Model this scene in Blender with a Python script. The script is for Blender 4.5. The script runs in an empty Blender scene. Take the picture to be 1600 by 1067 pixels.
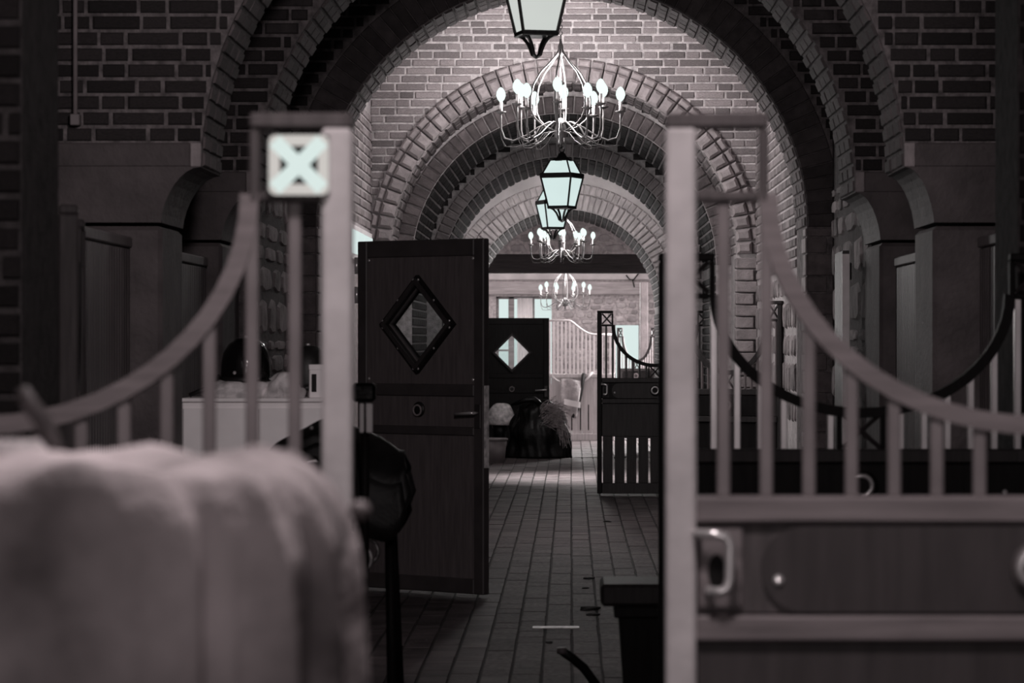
import bpy, math, random
from mathutils import Vector, Matrix
random.seed(11)
sc = bpy.context.scene
COL = sc.collection
R = math.radians
PI = math.pi

# ------------------------------------------------------------------ camera
F = 4800.0                       # focal length in pixels of a 1600 px wide frame
VPX, VPY, CH = 892.0, 531.0, 1.5 # where the aisle vanishes, camera height
def SX(px, s): return (px - VPX) / s
def SZ(py, s): return CH - (py - VPY) / s
def SY(s): return F / s
cam = bpy.data.objects.new('camera', bpy.data.cameras.new('camera'))
COL.objects.link(cam)
cam.location = (0, 0, CH)
cam.rotation_euler = (R(90), 0, 0)
cam.data.sensor_width = 36.0
cam.data.lens = 36.0 * F / 1600.0
cam.data.shift_x = -(VPX - 800.0) / 1600.0
cam.data.shift_y = -(533.5 - VPY) / 1600.0
cam.data.clip_end = 300
cam.data.dof.use_dof = True
cam.data.dof.focus_distance = 24.0
cam.data.dof.aperture_fstop = 6.3
sc.camera = cam
sc.view_settings.view_transform = 'Standard'
sc.view_settings.look = 'None'
sc.view_settings.exposure = 0.0
sc.view_settings.gamma = 1.0
sc.view_settings.use_curve_mapping = False

# ------------------------------------------------------------------ world and large lights
w = bpy.data.worlds.new('world'); sc.world = w; w.use_nodes = True
w.node_tree.nodes['Background'].inputs[0].default_value = (0.75, 0.68, 0.70, 1)
w.node_tree.nodes['Background'].inputs[1].default_value = 0.006
WARM = (1.0, 0.90, 0.91)
COOL = (1.0, 0.96, 0.95)
def area(name, loc, target, sx, sy, power, col=COOL, spread=None):
    d = bpy.data.lights.new(name, 'AREA'); d.shape = 'RECTANGLE'; d.size = sx; d.size_y = sy
    d.energy = power; d.color = col
    if spread: d.spread = R(spread)
    o = bpy.data.objects.new(name, d); COL.objects.link(o); o.location = loc
    o.rotation_euler = (Vector(target) - Vector(loc)).to_track_quat('-Z', 'Y').to_euler()
    return o
def point(name, loc, power, rad, col=COOL):
    d = bpy.data.lights.new(name, 'POINT'); d.energy = power; d.color = col; d.shadow_soft_size = rad
    o = bpy.data.objects.new(name, d); COL.objects.link(o); o.location = loc
    return o
area('open_door_daylight', (-0.2, -3.1, 1.9), (0.0, 8, 1.5), 2.4, 2.4, 52, WARM)           # open stable door behind the camera
point('near_bay_lamp', (-0.1, 3.9, 3.5), 150, .22, WARM)                                    # lamp hanging above the viewer
sp = point('second_bay_fill', (-0.6, 9.5, 3.3), 300, .12, WARM)                            # added unseen spot that brightens the cabinet and piers
sp.data = bpy.data.lights.new('second_bay_fill', 'SPOT'); sp.data.energy = 300; sp.data.color = WARM; sp.data.shadow_soft_size = .12
sp.data.spot_size = R(64); sp.data.spot_blend = .6
sp.rotation_euler = (Vector((-.3, 15.5, 2.0)) - Vector(sp.location)).to_track_quat('-Z', 'Y').to_euler()
area('bay_window_daylight', (-1.60, 23.4, 2.25), (1.6, 23.6, 3.4), 3.4, 0.25, 90)             # transom window, left wall
area('side_door_daylight', (-1.66, 33.8, 1.6), (0.2, 33.4, 0.0), 1.5, 1.2, 200, COOL, 80)                   # side window of the far bay
area('end_window_daylight', (-0.7, 51.6, 2.0), (0.1, 44, 0.6), 1.4, 1.6, 600)             # end room window
area('end_door_daylight', (2.9, 46.6, 2.4), (0.0, 44.0, 0.2), 2.0, 2.0, 1000)

# ------------------------------------------------------------------ materials
M = {}
def mat(name, col, rough=0.7, metal=0.0, var=0.0, scale=8.0, bump=0.0, bscale=40.0, objrand=0.0, spec=0.35, stretch=None, coat=0.0):
    m = bpy.data.materials.new(name); m.use_nodes = True
    nt = m.node_tree; N = nt.nodes; L = nt.links
    b = N['Principled BSDF']
    b.inputs['Roughness'].default_value = rough; b.inputs['Metallic'].default_value = metal
    b.inputs['Specular IOR Level'].default_value = spec
    b.inputs['Coat Weight'].default_value = coat
    b.inputs['Base Color'].default_value = (*col, 1)
    tc = N.new('ShaderNodeTexCoord')
    src = tc.outputs['Object']
    if stretch:
        mp = N.new('ShaderNodeMapping'); mp.inputs['Scale'].default_value = stretch
        L.new(src, mp.inputs['Vector']); src = mp.outputs['Vector']
    if objrand:
        oi = N.new('ShaderNodeObjectInfo'); ge = N.new('ShaderNodeNewGeometry')
        ad = N.new('ShaderNodeMath'); ad.operation = 'ADD'
        L.new(oi.outputs['Random'], ad.inputs[0]); L.new(ge.outputs['Random Per Island'], ad.inputs[1])
        fr = N.new('ShaderNodeMath'); fr.operation = 'FRACT'; L.new(ad.outputs[0], fr.inputs[0])
        va = N.new('ShaderNodeVectorMath'); va.operation = 'ADD'
        L.new(src, va.inputs[0])
        mu = N.new('ShaderNodeMath'); mu.operation = 'MULTIPLY'; mu.inputs[1].default_value = 37.0
        L.new(fr.outputs[0], mu.inputs[0]); L.new(mu.outputs[0], va.inputs[1]); src = va.outputs[0]
    f = None
    if var or objrand:
        no = N.new('ShaderNodeTexNoise'); no.inputs['Scale'].default_value = scale; no.inputs['Detail'].default_value = 6
        L.new(src, no.inputs['Vector'])
        mr = N.new('ShaderNodeMapRange'); mr.inputs[1].default_value = 0.3; mr.inputs[2].default_value = 0.7
        mr.inputs[3].default_value = 1 - var; mr.inputs[4].default_value = 1 + var
        L.new(no.outputs['Fac'], mr.inputs[0]); f = mr.outputs[0]
        if objrand:
            m2 = N.new('ShaderNodeMapRange'); m2.inputs[3].default_value = 1 - objrand; m2.inputs[4].default_value = 1 + objrand
            L.new(fr.outputs[0], m2.inputs[0])
            mm = N.new('ShaderNodeMath'); mm.operation = 'MULTIPLY'
            L.new(f, mm.inputs[0]); L.new(m2.outputs[0], mm.inputs[1]); f = mm.outputs[0]
        vm = N.new('ShaderNodeVectorMath'); vm.operation = 'SCALE'; vm.inputs[0].default_value = col
        L.new(f, vm.inputs['Scale']); L.new(vm.outputs[0], b.inputs['Base Color'])
    if bump:
        n2 = N.new('ShaderNodeTexNoise'); n2.inputs['Scale'].default_value = bscale; n2.inputs['Detail'].default_value = 5
        L.new(src, n2.inputs['Vector'])
        bp = N.new('ShaderNodeBump'); bp.inputs['Strength'].default_value = bump; bp.inputs['Distance'].default_value = 0.02
        L.new(n2.outputs['Fac'], bp.inputs['Height']); L.new(bp.outputs['Normal'], b.inputs['Normal'])
    M[name] = m
    return m
def G(v, k=0.10): return (v, v * (1 - k), v * (1 - 0.85 * k))
mat('brick', G(0.026, .16), 0.85, var=.35, scale=14, bump=.5, bscale=60, objrand=.35)  # darkened brick copy: shade of near bays and deep soffits put into colour
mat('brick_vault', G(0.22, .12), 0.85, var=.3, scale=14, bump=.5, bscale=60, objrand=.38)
mat('voussoir', G(0.24, .12), 0.8, var=.25, scale=10, bump=.4, bscale=50, objrand=.18)
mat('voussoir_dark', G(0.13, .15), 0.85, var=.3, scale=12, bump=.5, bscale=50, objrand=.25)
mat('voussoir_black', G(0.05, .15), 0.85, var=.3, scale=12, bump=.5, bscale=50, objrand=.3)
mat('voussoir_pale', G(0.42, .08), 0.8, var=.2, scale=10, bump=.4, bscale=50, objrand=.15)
mat('mortar', G(0.42, .08), 0.9, var=.35, scale=22, bump=.6, bscale=80)
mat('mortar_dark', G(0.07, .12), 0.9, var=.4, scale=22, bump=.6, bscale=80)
mat('brick_soffit_lit', G(0.12, .15), 0.85, var=.35, scale=14, bump=.5, bscale=60, objrand=.35)  # lighter brick copy: light on the arch undersides put into colour
mat('mortar_shaded', G(0.12, .12), 0.9, var=.5, scale=22, bump=.6, bscale=80)  # darker mortar copy carrying the dimness of the near bays
mat('stone', G(0.07, .16), 0.75, var=.3, scale=5, bump=.35, bscale=30)
mat('rubble', G(0.22, .12), 0.85, var=.45, scale=6, bump=.8, bscale=22, objrand=.4)
mat('rubble_pale', G(0.36, .07), 0.85, var=.35, scale=7, bump=.6, bscale=22, objrand=.3)
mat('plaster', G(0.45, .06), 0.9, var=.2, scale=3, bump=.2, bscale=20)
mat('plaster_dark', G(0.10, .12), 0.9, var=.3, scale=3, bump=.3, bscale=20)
mat('floor_brick', G(0.064, .19), 0.7, var=.45, scale=5, bump=.5, bscale=45, objrand=.25, spec=.22)
mat('floor_joint', G(0.02, .12), 0.9, var=.4, scale=30, bump=.5)
mat('wood_dark', G(0.03, .14), 0.6, var=.25, scale=9, bump=.15, bscale=30, stretch=(6, 6, .6))
mat('wood_gate', G(0.10, .14), 0.55, var=.3, scale=7, bump=.15, bscale=30, stretch=(6, 6, .6))
mat('wood_rail', G(0.22, .14), 0.5, var=.25, scale=7, bump=.1, bscale=30, stretch=(.6, 6, 6))
mat('wood_black', G(0.010, .14), 0.6, spec=.15, var=.3, scale=9, stretch=(6, 6, .6))
mat('wood_pale', G(0.55, .06), 0.6, var=.15, scale=6, bump=.15, bscale=30, stretch=(6, 6, .5))
mat('wood_beam', G(0.03, .14), 0.8, var=.4, scale=6, bump=.5, bscale=25, stretch=(.6, 6, 6))
mat('timber_pale', G(0.32, .08), 0.8, var=.3, scale=5, bump=.3, bscale=25, stretch=(.5, 6, 6))
mat('ribbed', G(0.07, .14), 0.45, var=.25, scale=9, objrand=.2, stretch=(5, 5, .6))
mat('steel_pale', G(0.62, .07), 0.5, var=.14, scale=9, bump=.1, bscale=30)
mat('bar_metal', G(0.22, .13), 0.45, var=.15, scale=9)
mat('bar_dark', G(0.03, .14), 0.4, var=.2, scale=9)
mat('bar_pale', G(0.60, .06), 0.5, var=.1, scale=9)
mat('bar_bright', G(0.80, .05), 0.35, metal=.8, var=.1, scale=9)
mat('door_panel', G(0.10, .15), 0.6, var=.2, scale=8, stretch=(6, 6, .6))
mat('door_frame', G(0.05, .14), 0.5, var=.2, scale=8)
mat('chrome', G(0.75, .04), 0.22, metal=.6, var=.05, scale=8)
mat('enamel', (0.93, 0.95, 0.94), 0.4, var=.03, scale=6)
mat('iron', G(0.008, .1), 0.5, var=.3, scale=20, bump=.2)
mat('chand_metal', G(0.075, .06), 0.5, var=.1, scale=20)
mat('candle', G(0.75, .04), 0.6, var=.05, scale=10)
mat('leather', G(0.012, .1), 0.5, var=.3, scale=25, bump=.1, bscale=60)
mat('gloss_black', G(0.006, .05), 0.12, var=.2, scale=9, coat=.6)
mat('plastic_black', G(0.004, .1), 0.42, spec=.2, var=.4, scale=7, bump=.7, bscale=11)
mat('plastic_grey', G(0.16, .12), 0.5, var=.15, scale=6)
mat('white_paint', G(0.85, .05), 0.5, var=.08, scale=4)
mat('paper', G(0.55, .06), 0.7, var=.45, scale=18, bump=.5, bscale=30)
mat('gate_panel', G(0.06, .15), 0.6, var=.2, scale=7, stretch=(6, 6, .6))
mat('rug', G(0.42, .12), 0.95, var=.75, scale=4.5, bump=.9, bscale=14)
mat('towel', G(0.55, .08), 0.9, var=.2, scale=14, bump=.6, bscale=60)
mat('strap', G(0.07, .14), 0.6, var=.3, scale=14)
mat('rubber', G(0.01, .1), 0.5, var=.3, scale=14, bump=.2)
mat('hay', G(0.36, .10), 0.9, var=.5, scale=30)
mat('pale_metal', G(0.55, .05), 0.5, var=.45, scale=30, bump=.4)
mat('blanket', G(0.42, .06), 0.9, var=.25, scale=12, bump=.6, bscale=40)
mat('debris', G(0.012, .1), 0.9, var=.4, scale=20)
mat('curtain', G(0.75, .03), 0.9, var=.1, scale=5)
def emit(name, col, strength):
    m = bpy.data.materials.new(name); m.use_nodes = True
    nt = m.node_tree; nt.nodes.clear()
    e = nt.nodes.new('ShaderNodeEmission'); o = nt.nodes.new('ShaderNodeOutputMaterial')
    no = nt.nodes.new('ShaderNodeTexNoise'); no.inputs['Scale'].default_value = 1.2
    mr = nt.nodes.new('ShaderNodeMapRange'); mr.inputs[3].default_value = strength * .96; mr.inputs[4].default_value = strength * 1.04
    nt.links.new(no.outputs['Fac'], mr.inputs[0]); nt.links.new(mr.outputs[0], e.inputs[1])
    e.inputs[0].default_value = (*col, 1)
    nt.links.new(e.outputs[0], o.inputs[0]); M[name] = m
emit('sky_pane', (0.70, 0.82, 0.80), 1.0)
emit('lamp_glass', (0.66, 0.80, 0.78), 1.0)
emit('lamp_glass_soft', (0.60, 0.63, 0.60), 1.0)
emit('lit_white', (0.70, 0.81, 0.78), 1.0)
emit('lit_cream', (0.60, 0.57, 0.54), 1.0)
emit('bulb', (0.76, 0.87, 0.84), 1.25)
def glass(name):
    m = bpy.data.materials.new(name); m.use_nodes = True; nt = m.node_tree; nt.nodes.clear()
    t = nt.nodes.new('ShaderNodeBsdfTransparent'); t.inputs[0].default_value = (.86, .88, .88, 1)
    g = nt.nodes.new('ShaderNodeBsdfGlossy'); g.inputs['Roughness'].default_value = .06
    fr = nt.nodes.new('ShaderNodeFresnel'); fr.inputs[0].default_value = 1.45
    mx = nt.nodes.new('ShaderNodeMixShader'); o = nt.nodes.new('ShaderNodeOutputMaterial')
    nt.links.new(fr.outputs[0], mx.inputs[0]); nt.links.new(t.outputs[0], mx.inputs[1]); nt.links.new(g.outputs[0], mx.inputs[2])
    nt.links.new(mx.outputs[0], o.inputs[0]); M[name] = m
glass('glass')

# ------------------------------------------------------------------ mesh helpers
class MB:
    def __init__(s): s.v = []; s.f = []
    def add(s, vs, fs):
        b = len(s.v); s.v += [tuple(p) for p in vs]; s.f += [tuple(b + i for i in q) for q in fs]
    def box(s, x0, x1, y0, y1, z0, z1):
        s.add([(x0,y0,z0),(x1,y0,z0),(x1,y1,z0),(x0,y1,z0),(x0,y0,z1),(x1,y0,z1),(x1,y1,z1),(x0,y1,z1)],
              [(0,3,2,1),(4,5,6,7),(0,1,5,4),(1,2,6,5),(2,3,7,6),(3,0,4,7)]); return s
    def cbox(s, x0, x1, y0, y1, z0, z1, c=.004):
        # box chamfered on every edge (24 verts)
        import itertools
        V = []; idx = {}
        X = (x0, x1); Y = (y0, y1); Z = (z0, z1)
        for i, j, k in itertools.product((0,1),(0,1),(0,1)):
            sx = c if i == 0 else -c; sy = c if j == 0 else -c; sz = c if k == 0 else -c
            for a in range(3):
                p = [X[i] + sx, Y[j] + sy, Z[k] + sz]; p[a] = (X[i], Y[j], Z[k])[a]
                idx[(i,j,k,a)] = len(V); V.append(tuple(p))
        Fs = []
        for a in range(3):
            o = [q for q in range(3) if q != a]
            for e in (0,1):
                q = []
                for (m, n) in ((0,0),(1,0),(1,1),(0,1)):
                    key = [0,0,0]; key[a] = e; key[o[0]] = m; key[o[1]] = n
                    q.append(idx[(*key, a)])
                Fs.append(tuple(q))
        for a in range(3):
            o = [q for q in range(3) if q != a]
            for m in (0,1):
                for n in (0,1):
                    k0 = [0,0,0]; k0[o[0]] = m; k0[o[1]] = n; k1 = k0[:]; k1[a] = 1
                    Fs.append((idx[(*k0, o[0])], idx[(*k1, o[0])], idx[(*k1, o[1])], idx[(*k0, o[1])]))
        for i, j, k in itertools.product((0,1),(0,1),(0,1)):
            Fs.append((idx[(i,j,k,0)], idx[(i,j,k,1)], idx[(i,j,k,2)]))
        s.add(V, Fs); return s
    def prism(s, poly, y0, y1):
        # polygon in XZ extruded along Y
        n = len(poly)
        s.add([(p[0], y0, p[1]) for p in poly] + [(p[0], y1, p[1]) for p in poly],
              [tuple(range(n))] + [tuple(range(2*n-1, n-1, -1))] + [(i, i+n, (i+1) % n + n, (i+1) % n) for i in range(n)])
        return s
    def ring(s, outer, inner, y0, y1):
        # frame between two closed XZ loops of equal length
        n = len(outer)
        V = [(p[0], y0, p[1]) for p in outer] + [(p[0], y0, p[1]) for p in inner] + [(p[0], y1, p[1]) for p in outer] + [(p[0], y1, p[1]) for p in inner]
        Fs = []
        for i in range(n):
            j = (i+1) % n
            Fs += [(i, j, n+j, n+i), (2*n+i, 3*n+i, 3*n+j, 2*n+j), (i, 2*n+i, 2*n+j, j), (n+i, n+j, 3*n+j, 3*n+i)]
        s.add(V, Fs); return s
    def tube(s, pts, r, n=8, cap=True):
        pts = [Vector(p) for p in pts]; m = len(pts)
        rs = r if isinstance(r, (list, tuple)) else [r] * m
        t0 = (pts[1] - pts[0]).normalized()
        u = t0.orthogonal().normalized(); V = []
        for i, p in enumerate(pts):
            t = ((pts[min(i+1, m-1)] - pts[max(i-1, 0)])).normalized()
            u = (u - t * u.dot(t)).normalized(); q = t.cross(u)
            for k in range(n):
                a = 2*PI*k/n; V.append(p + (u*math.cos(a) + q*math.sin(a)) * rs[i])
        Fs = [(i*n+k, i*n+(k+1) % n, (i+1)*n+(k+1) % n, (i+1)*n+k) for i in range(m-1) for k in range(n)]
        if cap: Fs += [tuple(range(n-1, -1, -1)), tuple((m-1)*n+k for k in range(n))]
        s.add(V, Fs); return s
    def lathe(s, prof, n=16, c=(0,0,0), axis='z'):
        V = []
        for (r, h) in prof:
            for k in range(n):
                a = 2*PI*k/n; x, y = r*math.cos(a), r*math.sin(a)
                V.append((c[0]+x, c[1]+y, c[2]+h) if axis == 'z' else (c[0]+x, c[1]+h, c[2]+y) if axis == 'y' else (c[0]+h, c[1]+x, c[2]+y))
        m = len(prof)
        Fs = [(i*n+k, i*n+(k+1) % n, (i+1)*n+(k+1) % n, (i+1)*n+k) for i in range(m-1) for k in range(n)]
        Fs += [tuple(range(n-1, -1, -1)), tuple((m-1)*n+k for k in range(n))]
        s.add(V, Fs); return s
    def torus(s, c, Rr, r, axis='y', n=20, k=8, a0=0, a1=2*PI):
        full = abs(a1 - a0 - 2*PI) < 1e-6
        pts = []
        for i in range(n + 1):
            a = a0 + (a1-a0)*i/n; x, y = Rr*math.cos(a), Rr*math.sin(a)
            pts.append((c[0]+x, c[1], c[2]+y) if axis == 'y' else (c[0]+x, c[1]+y, c[2]) if axis == 'z' else (c[0], c[1]+x, c[2]+y))
        return s.tube(pts, r, k, cap=not full)
    def grid(s, fn, nu, nv, closed_u=False):
        V = [fn(i/(nu if closed_u else nu-1), j/(nv-1)) for j in range(nv) for i in range(nu)]
        Fs = []
        for j in range(nv-1):
            for i in range(nu if closed_u else nu-1):
                i2 = (i+1) % nu
                Fs.append((j*nu+i, j*nu+i2, (j+1)*nu+i2, (j+1)*nu+i))
        s.add(V, Fs); return s
    def mesh(s, name, m, smooth=False):
        me = bpy.data.meshes.new(name); me.from_pydata(s.v, [], s.f); me.validate()
        import bmesh
        bm = bmesh.new(); bm.from_mesh(me); bmesh.ops.recalc_face_normals(bm, faces=bm.faces); bm.to_mesh(me); bm.free()
        me.materials.append(M[m])
        if smooth:
            me.polygons.foreach_set('use_smooth', [True] * len(me.polygons))
        return me
    def build(s, name, m, parent=None, smooth=False):
        o = bpy.data.objects.new(name, s.mesh(name, m, smooth)); COL.objects.link(o)
        if parent: o.parent = parent
        return o
def link(name, me, parent=None, loc=None, rot=None, scale=None):
    o = bpy.data.objects.new(name, me); COL.objects.link(o)
    if parent: o.parent = parent
    if loc is not None: o.location = loc
    if rot is not None: o.rotation_euler = rot
    if scale is not None: o.scale = scale
    return o
def tag(o, label=None, cat=None, group=None, kind=None):
    if label: o['label'] = label
    if cat: o['category'] = cat
    if group: o['group'] = group
    if kind: o['kind'] = kind
    return o
def thing(name, loc, label, cat, rz=0.0, group=None):
    o = bpy.data.objects.new(name, None); COL.objects.link(o); o.empty_display_size = .05
    o.location = loc; o.rotation_euler = (0, 0, rz)
    return tag(o, label, cat, group)
def struct(o, label): return tag(o, label, kind='structure')
def unit_brick(m, c=.06, cz=.13):
    # unit block, front face (-Y) cushioned
    b = MB()
    V = [(-.5,.5,-.5),(.5,.5,-.5),(.5,.5,.5),(-.5,.5,.5), (-.5,-.1,-.5),(.5,-.1,-.5),(.5,-.1,.5),(-.5,-.1,.5),
         (-.5+c,-.5,-.5+cz),(.5-c,-.5,-.5+cz),(.5-c,-.5,.5-cz),(-.5+c,-.5,.5-cz)]
    b.add(V, [(0,1,2,3),(0,4,5,1),(1,5,6,2),(2,6,7,3),(3,7,4,0),(4,8,9,5),(5,9,10,6),(6,10,11,7),(7,11,8,4),(8,11,10,9)])
    return b
BRICK = {k: unit_brick(k).mesh('brick', k) for k in ('brick', 'brick_vault', 'brick_soffit_lit')}
BRICK['floor_brick'] = unit_brick('floor_brick', .025, .004).mesh('paving_brick', 'floor_brick')
UF = unit_brick('floor_brick', .025, .004)
UB = unit_brick('brick')
def put_bricks(parent, placements, key, name='brick', limit=300, stuff_name='remaining_bricks'):
    """placements: (priority, matrix) of unit bricks; the first `limit` become parts, the others one joined stuff part"""
    placements.sort(key=lambda t: t[0])
    for _, mx in placements[:limit]:
        o = bpy.data.objects.new(name, BRICK[key]); COL.objects.link(o); o.parent = parent; o.matrix_local = mx
    rest = placements[limit:]
    if rest:
        b = MB()
        ub = UF if key == 'floor_brick' else UB
        for _, mx in rest: b.add([mx @ Vector(v) for v in ub.v], ub.f)
        o = b.build(stuff_name, key, parent); o['kind'] = 'stuff'
def tbrick(c, ux, uy, uz, sx, sy, sz):
    # matrix of a unit brick: centre, width axis, depth axis (outward is -uy), height axis, sizes
    mx = Matrix.Identity(4)
    for i, (u, sz_) in enumerate(((ux, sx), (uy, sy), (uz, sz))):
        u = Vector(u)
        for r in range(3): mx[r][i] = u[r] * sz_
    for r in range(3): mx[r][3] = c[r]
    return mx
def course_cells(u0, u1, k, L=.25, j=.012):
    """brick spans along a course: stretchers and headers with jitter"""
    x = u0 - random.uniform(0, L) - (L*.5 if k % 2 else 0); out = []
    i = 0
    while x < u1:
        l = (L if (i + k) % 2 == 0 else L*.5) * random.uniform(.93, 1.07); i += 1
        a, b = max(x, u0), min(x + l - j, u1)
        if b - a > .022: out.append((a, b))
        x += l
    return out

# ------------------------------------------------------------------ structure builders
def arch_core(name, cx, cz, Ri, y0, y1, xl, xr, ztop, m, zj=0.0, n=36, label=''):
    """wall across the aisle pierced by a round-headed opening"""
    b = MB()
    xs = [cx - Ri*math.cos(PI*i/n) for i in range(n + 1)]
    def zz(x): return cz + math.sqrt(max(0, Ri*Ri - (x-cx)**2))
    for i in range(n):
        a, c = xs[i], xs[i+1]; za, zc = zz(a), zz(c)
        b.add([(a,y0,za),(c,y0,zc),(c,y0,ztop),(a,y0,ztop),(a,y1,za),(c,y1,zc),(c,y1,ztop),(a,y1,ztop)],
              [(0,1,2,3),(5,4,7,6),(0,4,5,1),(3,2,6,7)])
    b.box(xl, cx-Ri, y0, y1, zj, ztop); b.box(cx+Ri, xr, y0, y1, zj, ztop)
    o = b.build(name, m); return struct(o, label)
def voussoirs(parent, cx, cz, r0, r1, y0, y1, n, key, name='voussoir', gap=.008, a0=0.0, a1=PI, bev=.012, jit=.004):
    """ring of wedge blocks standing proud; every block a part"""
    da = (a1 - a0) / n
    h0 = (r0*da - gap)/2; h1 = (r1*da - gap)/2
    b = MB(); c = bev
    V = [(-h0,y1,r0),(h0,y1,r0),(h1,y1,r1),(-h1,y1,r1), (-h0,y0+c,r0),(h0,y0+c,r0),(h1,y0+c,r1),(-h1,y0+c,r1),
         (-h0+c,y0,r0+c),(h0-c,y0,r0+c),(h1-c,y0,r1-c),(-h1+c,y0,r1-c)]
    b.add(V, [(0,1,2,3),(0,4,5,1),(1,5,6,2),(2,6,7,3),(3,7,4,0),(4,8,9,5),(5,9,10,6),(6,10,11,7),(7,11,8,4),(8,11,10,9)])
    me = b.mesh(name, key)
    for i in range(n):
        a = a0 + (i+.5)*da
        link(name, me, parent, (cx, random.uniform(-jit, jit), cz), (0, PI/2 - a, 0))
def soffit(parent, cx, cz, r, ys, key, pitch=.078, name='brick', amax=PI, limit=260, proud=.012, pri=None):
    """bricks lining the underside of an arch, courses running along the aisle"""
    n = int(PI*r/pitch); P = []
    for i in range(n):
        a = (i+.5)*PI/n
        er = Vector((math.cos(a), 0, math.sin(a))); et = Vector((-math.sin(a), 0, math.cos(a)))
        off = (i % 2) * .5
        m = len(ys) - 1
        for j in range(m):
            ya, yb = ys[j] + .005, ys[j+1] - .005
            c = Vector((cx, (ya+yb)/2, cz)) + er*(r + .02 - proud + random.uniform(-.003,.003))
            P.append((min(a, PI-a) + j*.01, tbrick(c, (0,1,0), er, et, yb-ya, .04, pitch-.010)))
    put_bricks(parent, P, key, name, limit)
def jamb_bricks(x, sign, y0, y1, z0, z1, L=.125):
    """bricks on the cheek of an opening; outward normal is -sign in x"""
    P = []; k = 0; z = z0
    while z + .065 < z1:
        for (a, b_) in course_cells(y0, y1, k, .25, .011):
            P.append(((a - y0), tbrick((x + sign*(.02-.012), (a+b_)/2, z+.0325), (0,1,0), (sign,0,0), (0,0,1), b_-a, .04, .064)))
        z += .075; k += 1
    return P
def face_bricks(y, x0, x1, z0, z1, cut, ch=.075, L=.25, proud=.012, pri=None):
    """bricks on a wall facing the camera; cut(z0,z1)->list of allowed x spans"""
    P = []; k = 0; z = z0
    while z + ch*.8 < z1:
        for (lo, hi) in cut(z, z + ch, x0, x1):
            if hi - lo < .03: continue
            for (a, b_) in course_cells(lo, hi, k, L):
                P.append((pri((a+b_)/2, z) if pri else random.random(),
                          tbrick(((a+b_)/2, y + .02 - proud + random.uniform(-.003,.003), z + ch/2), (1,0,0), (0,1,0), (0,0,1), b_-a, .04, ch-.012)))
        z += ch; k += 1
    return P
def arch_cut(cx, cz, Ro):
    def f(z0, z1, x0, x1):
        zt = z0 if z0 > cz else max(cz, z0)
        d = Ro*Ro - (zt-cz)**2
        if z0 >= cz + Ro or d <= 0: return [(x0, x1)]
        h = math.sqrt(d) + .006
        return [(x0, cx - h), (cx + h, x1)]
    return f

# ================================================================== STRUCTURE
# floor: joints bed + paving bricks in long lines down the aisle
FL = struct(MB().box(-3.2, 3.2, -3.5, 54, -.3, -.008).build('floor', 'floor_joint'), 'dark brick-paved stable aisle floor with long straight joints')
pitch = .1371; P = []
row = .29
for c in range(-14, 14):
    x0 = c*pitch + .008; dj = random.uniform(-.002,.002)
    off = (c % 2) * row*.5 + random.uniform(-.02, .02)
    y = 8.0 + off
    while y < 46.5:
        w_ = pitch - .008
        d = tbrick((x0 + pitch/2 - .003 + random.uniform(-.002, .002), y + row/2, -.016 + random.uniform(-.0015,.0015)), (1,0,0), (0,0,-1), (0,1,0), w_, .032, row - .0015)
        vis = 0 if (9.5 < y and abs(x0 + .06 - .02) < .03*y*.9 and -.062*y + .0 < x0 < .03*y) else 100
        P.append((vis + y, d)); y += row
put_bricks(FL, P, 'floor_brick', 'paving_brick', 300, 'remaining_paving_bricks')

# arches 1 and 2 (double piers with stone capitals)
CX1, R1, CZ1 = -.085, 1.65, 2.31
def pier_arch(idx, y0, y1, lab, zvis):
    o = arch_core('wall_arch_%d' % idx, CX1, CZ1, R1, y0, y1, -3.2, 3.2, 5.0, 'mortar_shaded', 2.42, label=lab)
    cut = arch_cut(CX1, CZ1, R1 + .0)
    P = face_bricks(y0, -3.15, 3.15, 2.425, 4.9, cut, pri=lambda x, z: z)
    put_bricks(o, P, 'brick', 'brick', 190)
    soffit(o, CX1, CZ1, R1, [y0 + .02 + i*(y1-y0-.02)/3 for i in range(4)], 'brick_soffit_lit', limit=150)
    for sgn, side in ((-1, 'left'), (1, 'right')):
        xp = -.11 + sgn*1.81; xa = CX1 + sgn*R1; xo = sgn*3.2
        # stone pilaster
        pl = struct(MB().cbox(min(xp, xo), max(xp, xo), y0 + .012, y1, 0, 2.035, .02).build('wall_pilaster_%s' % side, 'stone'), 'smooth stone pilaster of the %s pier' % side)
        # capital with concave flare
        poly = [(xo, 2.05), (xp, 2.05)]
        for i in range(9):
            t = i/8
            poly.append((xp + (xa - xp)*(1 - math.cos(t*PI/2))**.9, 2.05 + (CZ1 - .0 - 2.05)*math.sin(t*PI/2)**1.15))
        poly += [(xa, CZ1 + .002), (xo, CZ1 + .002)]
        MB().prism(poly, y0 - .03, y1 + .02).build('capital', 'stone', pl)
        MB().cbox(min(xa + sgn*.05, xo), max(xa + sgn*.05, xo), y0 - .012, y1, CZ1 + .002, 2.424, .006).build('impost_course', 'stone', pl)
        MB().cbox(min(xa - sgn*.0, xa + sgn*.05), max(xa, xa + sgn*.05), y0 - .008, y1, CZ1 + .002, 2.424, .004).build('springer', 'voussoir', pl)
pier_arch(1, SY(333), SY(316), 'dark brick spandrel of the nearest transverse arch', 3.2)
pier_arch(2, SY(284), SY(270), 'dark brick spandrel of the second transverse arch', 3.4)

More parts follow.
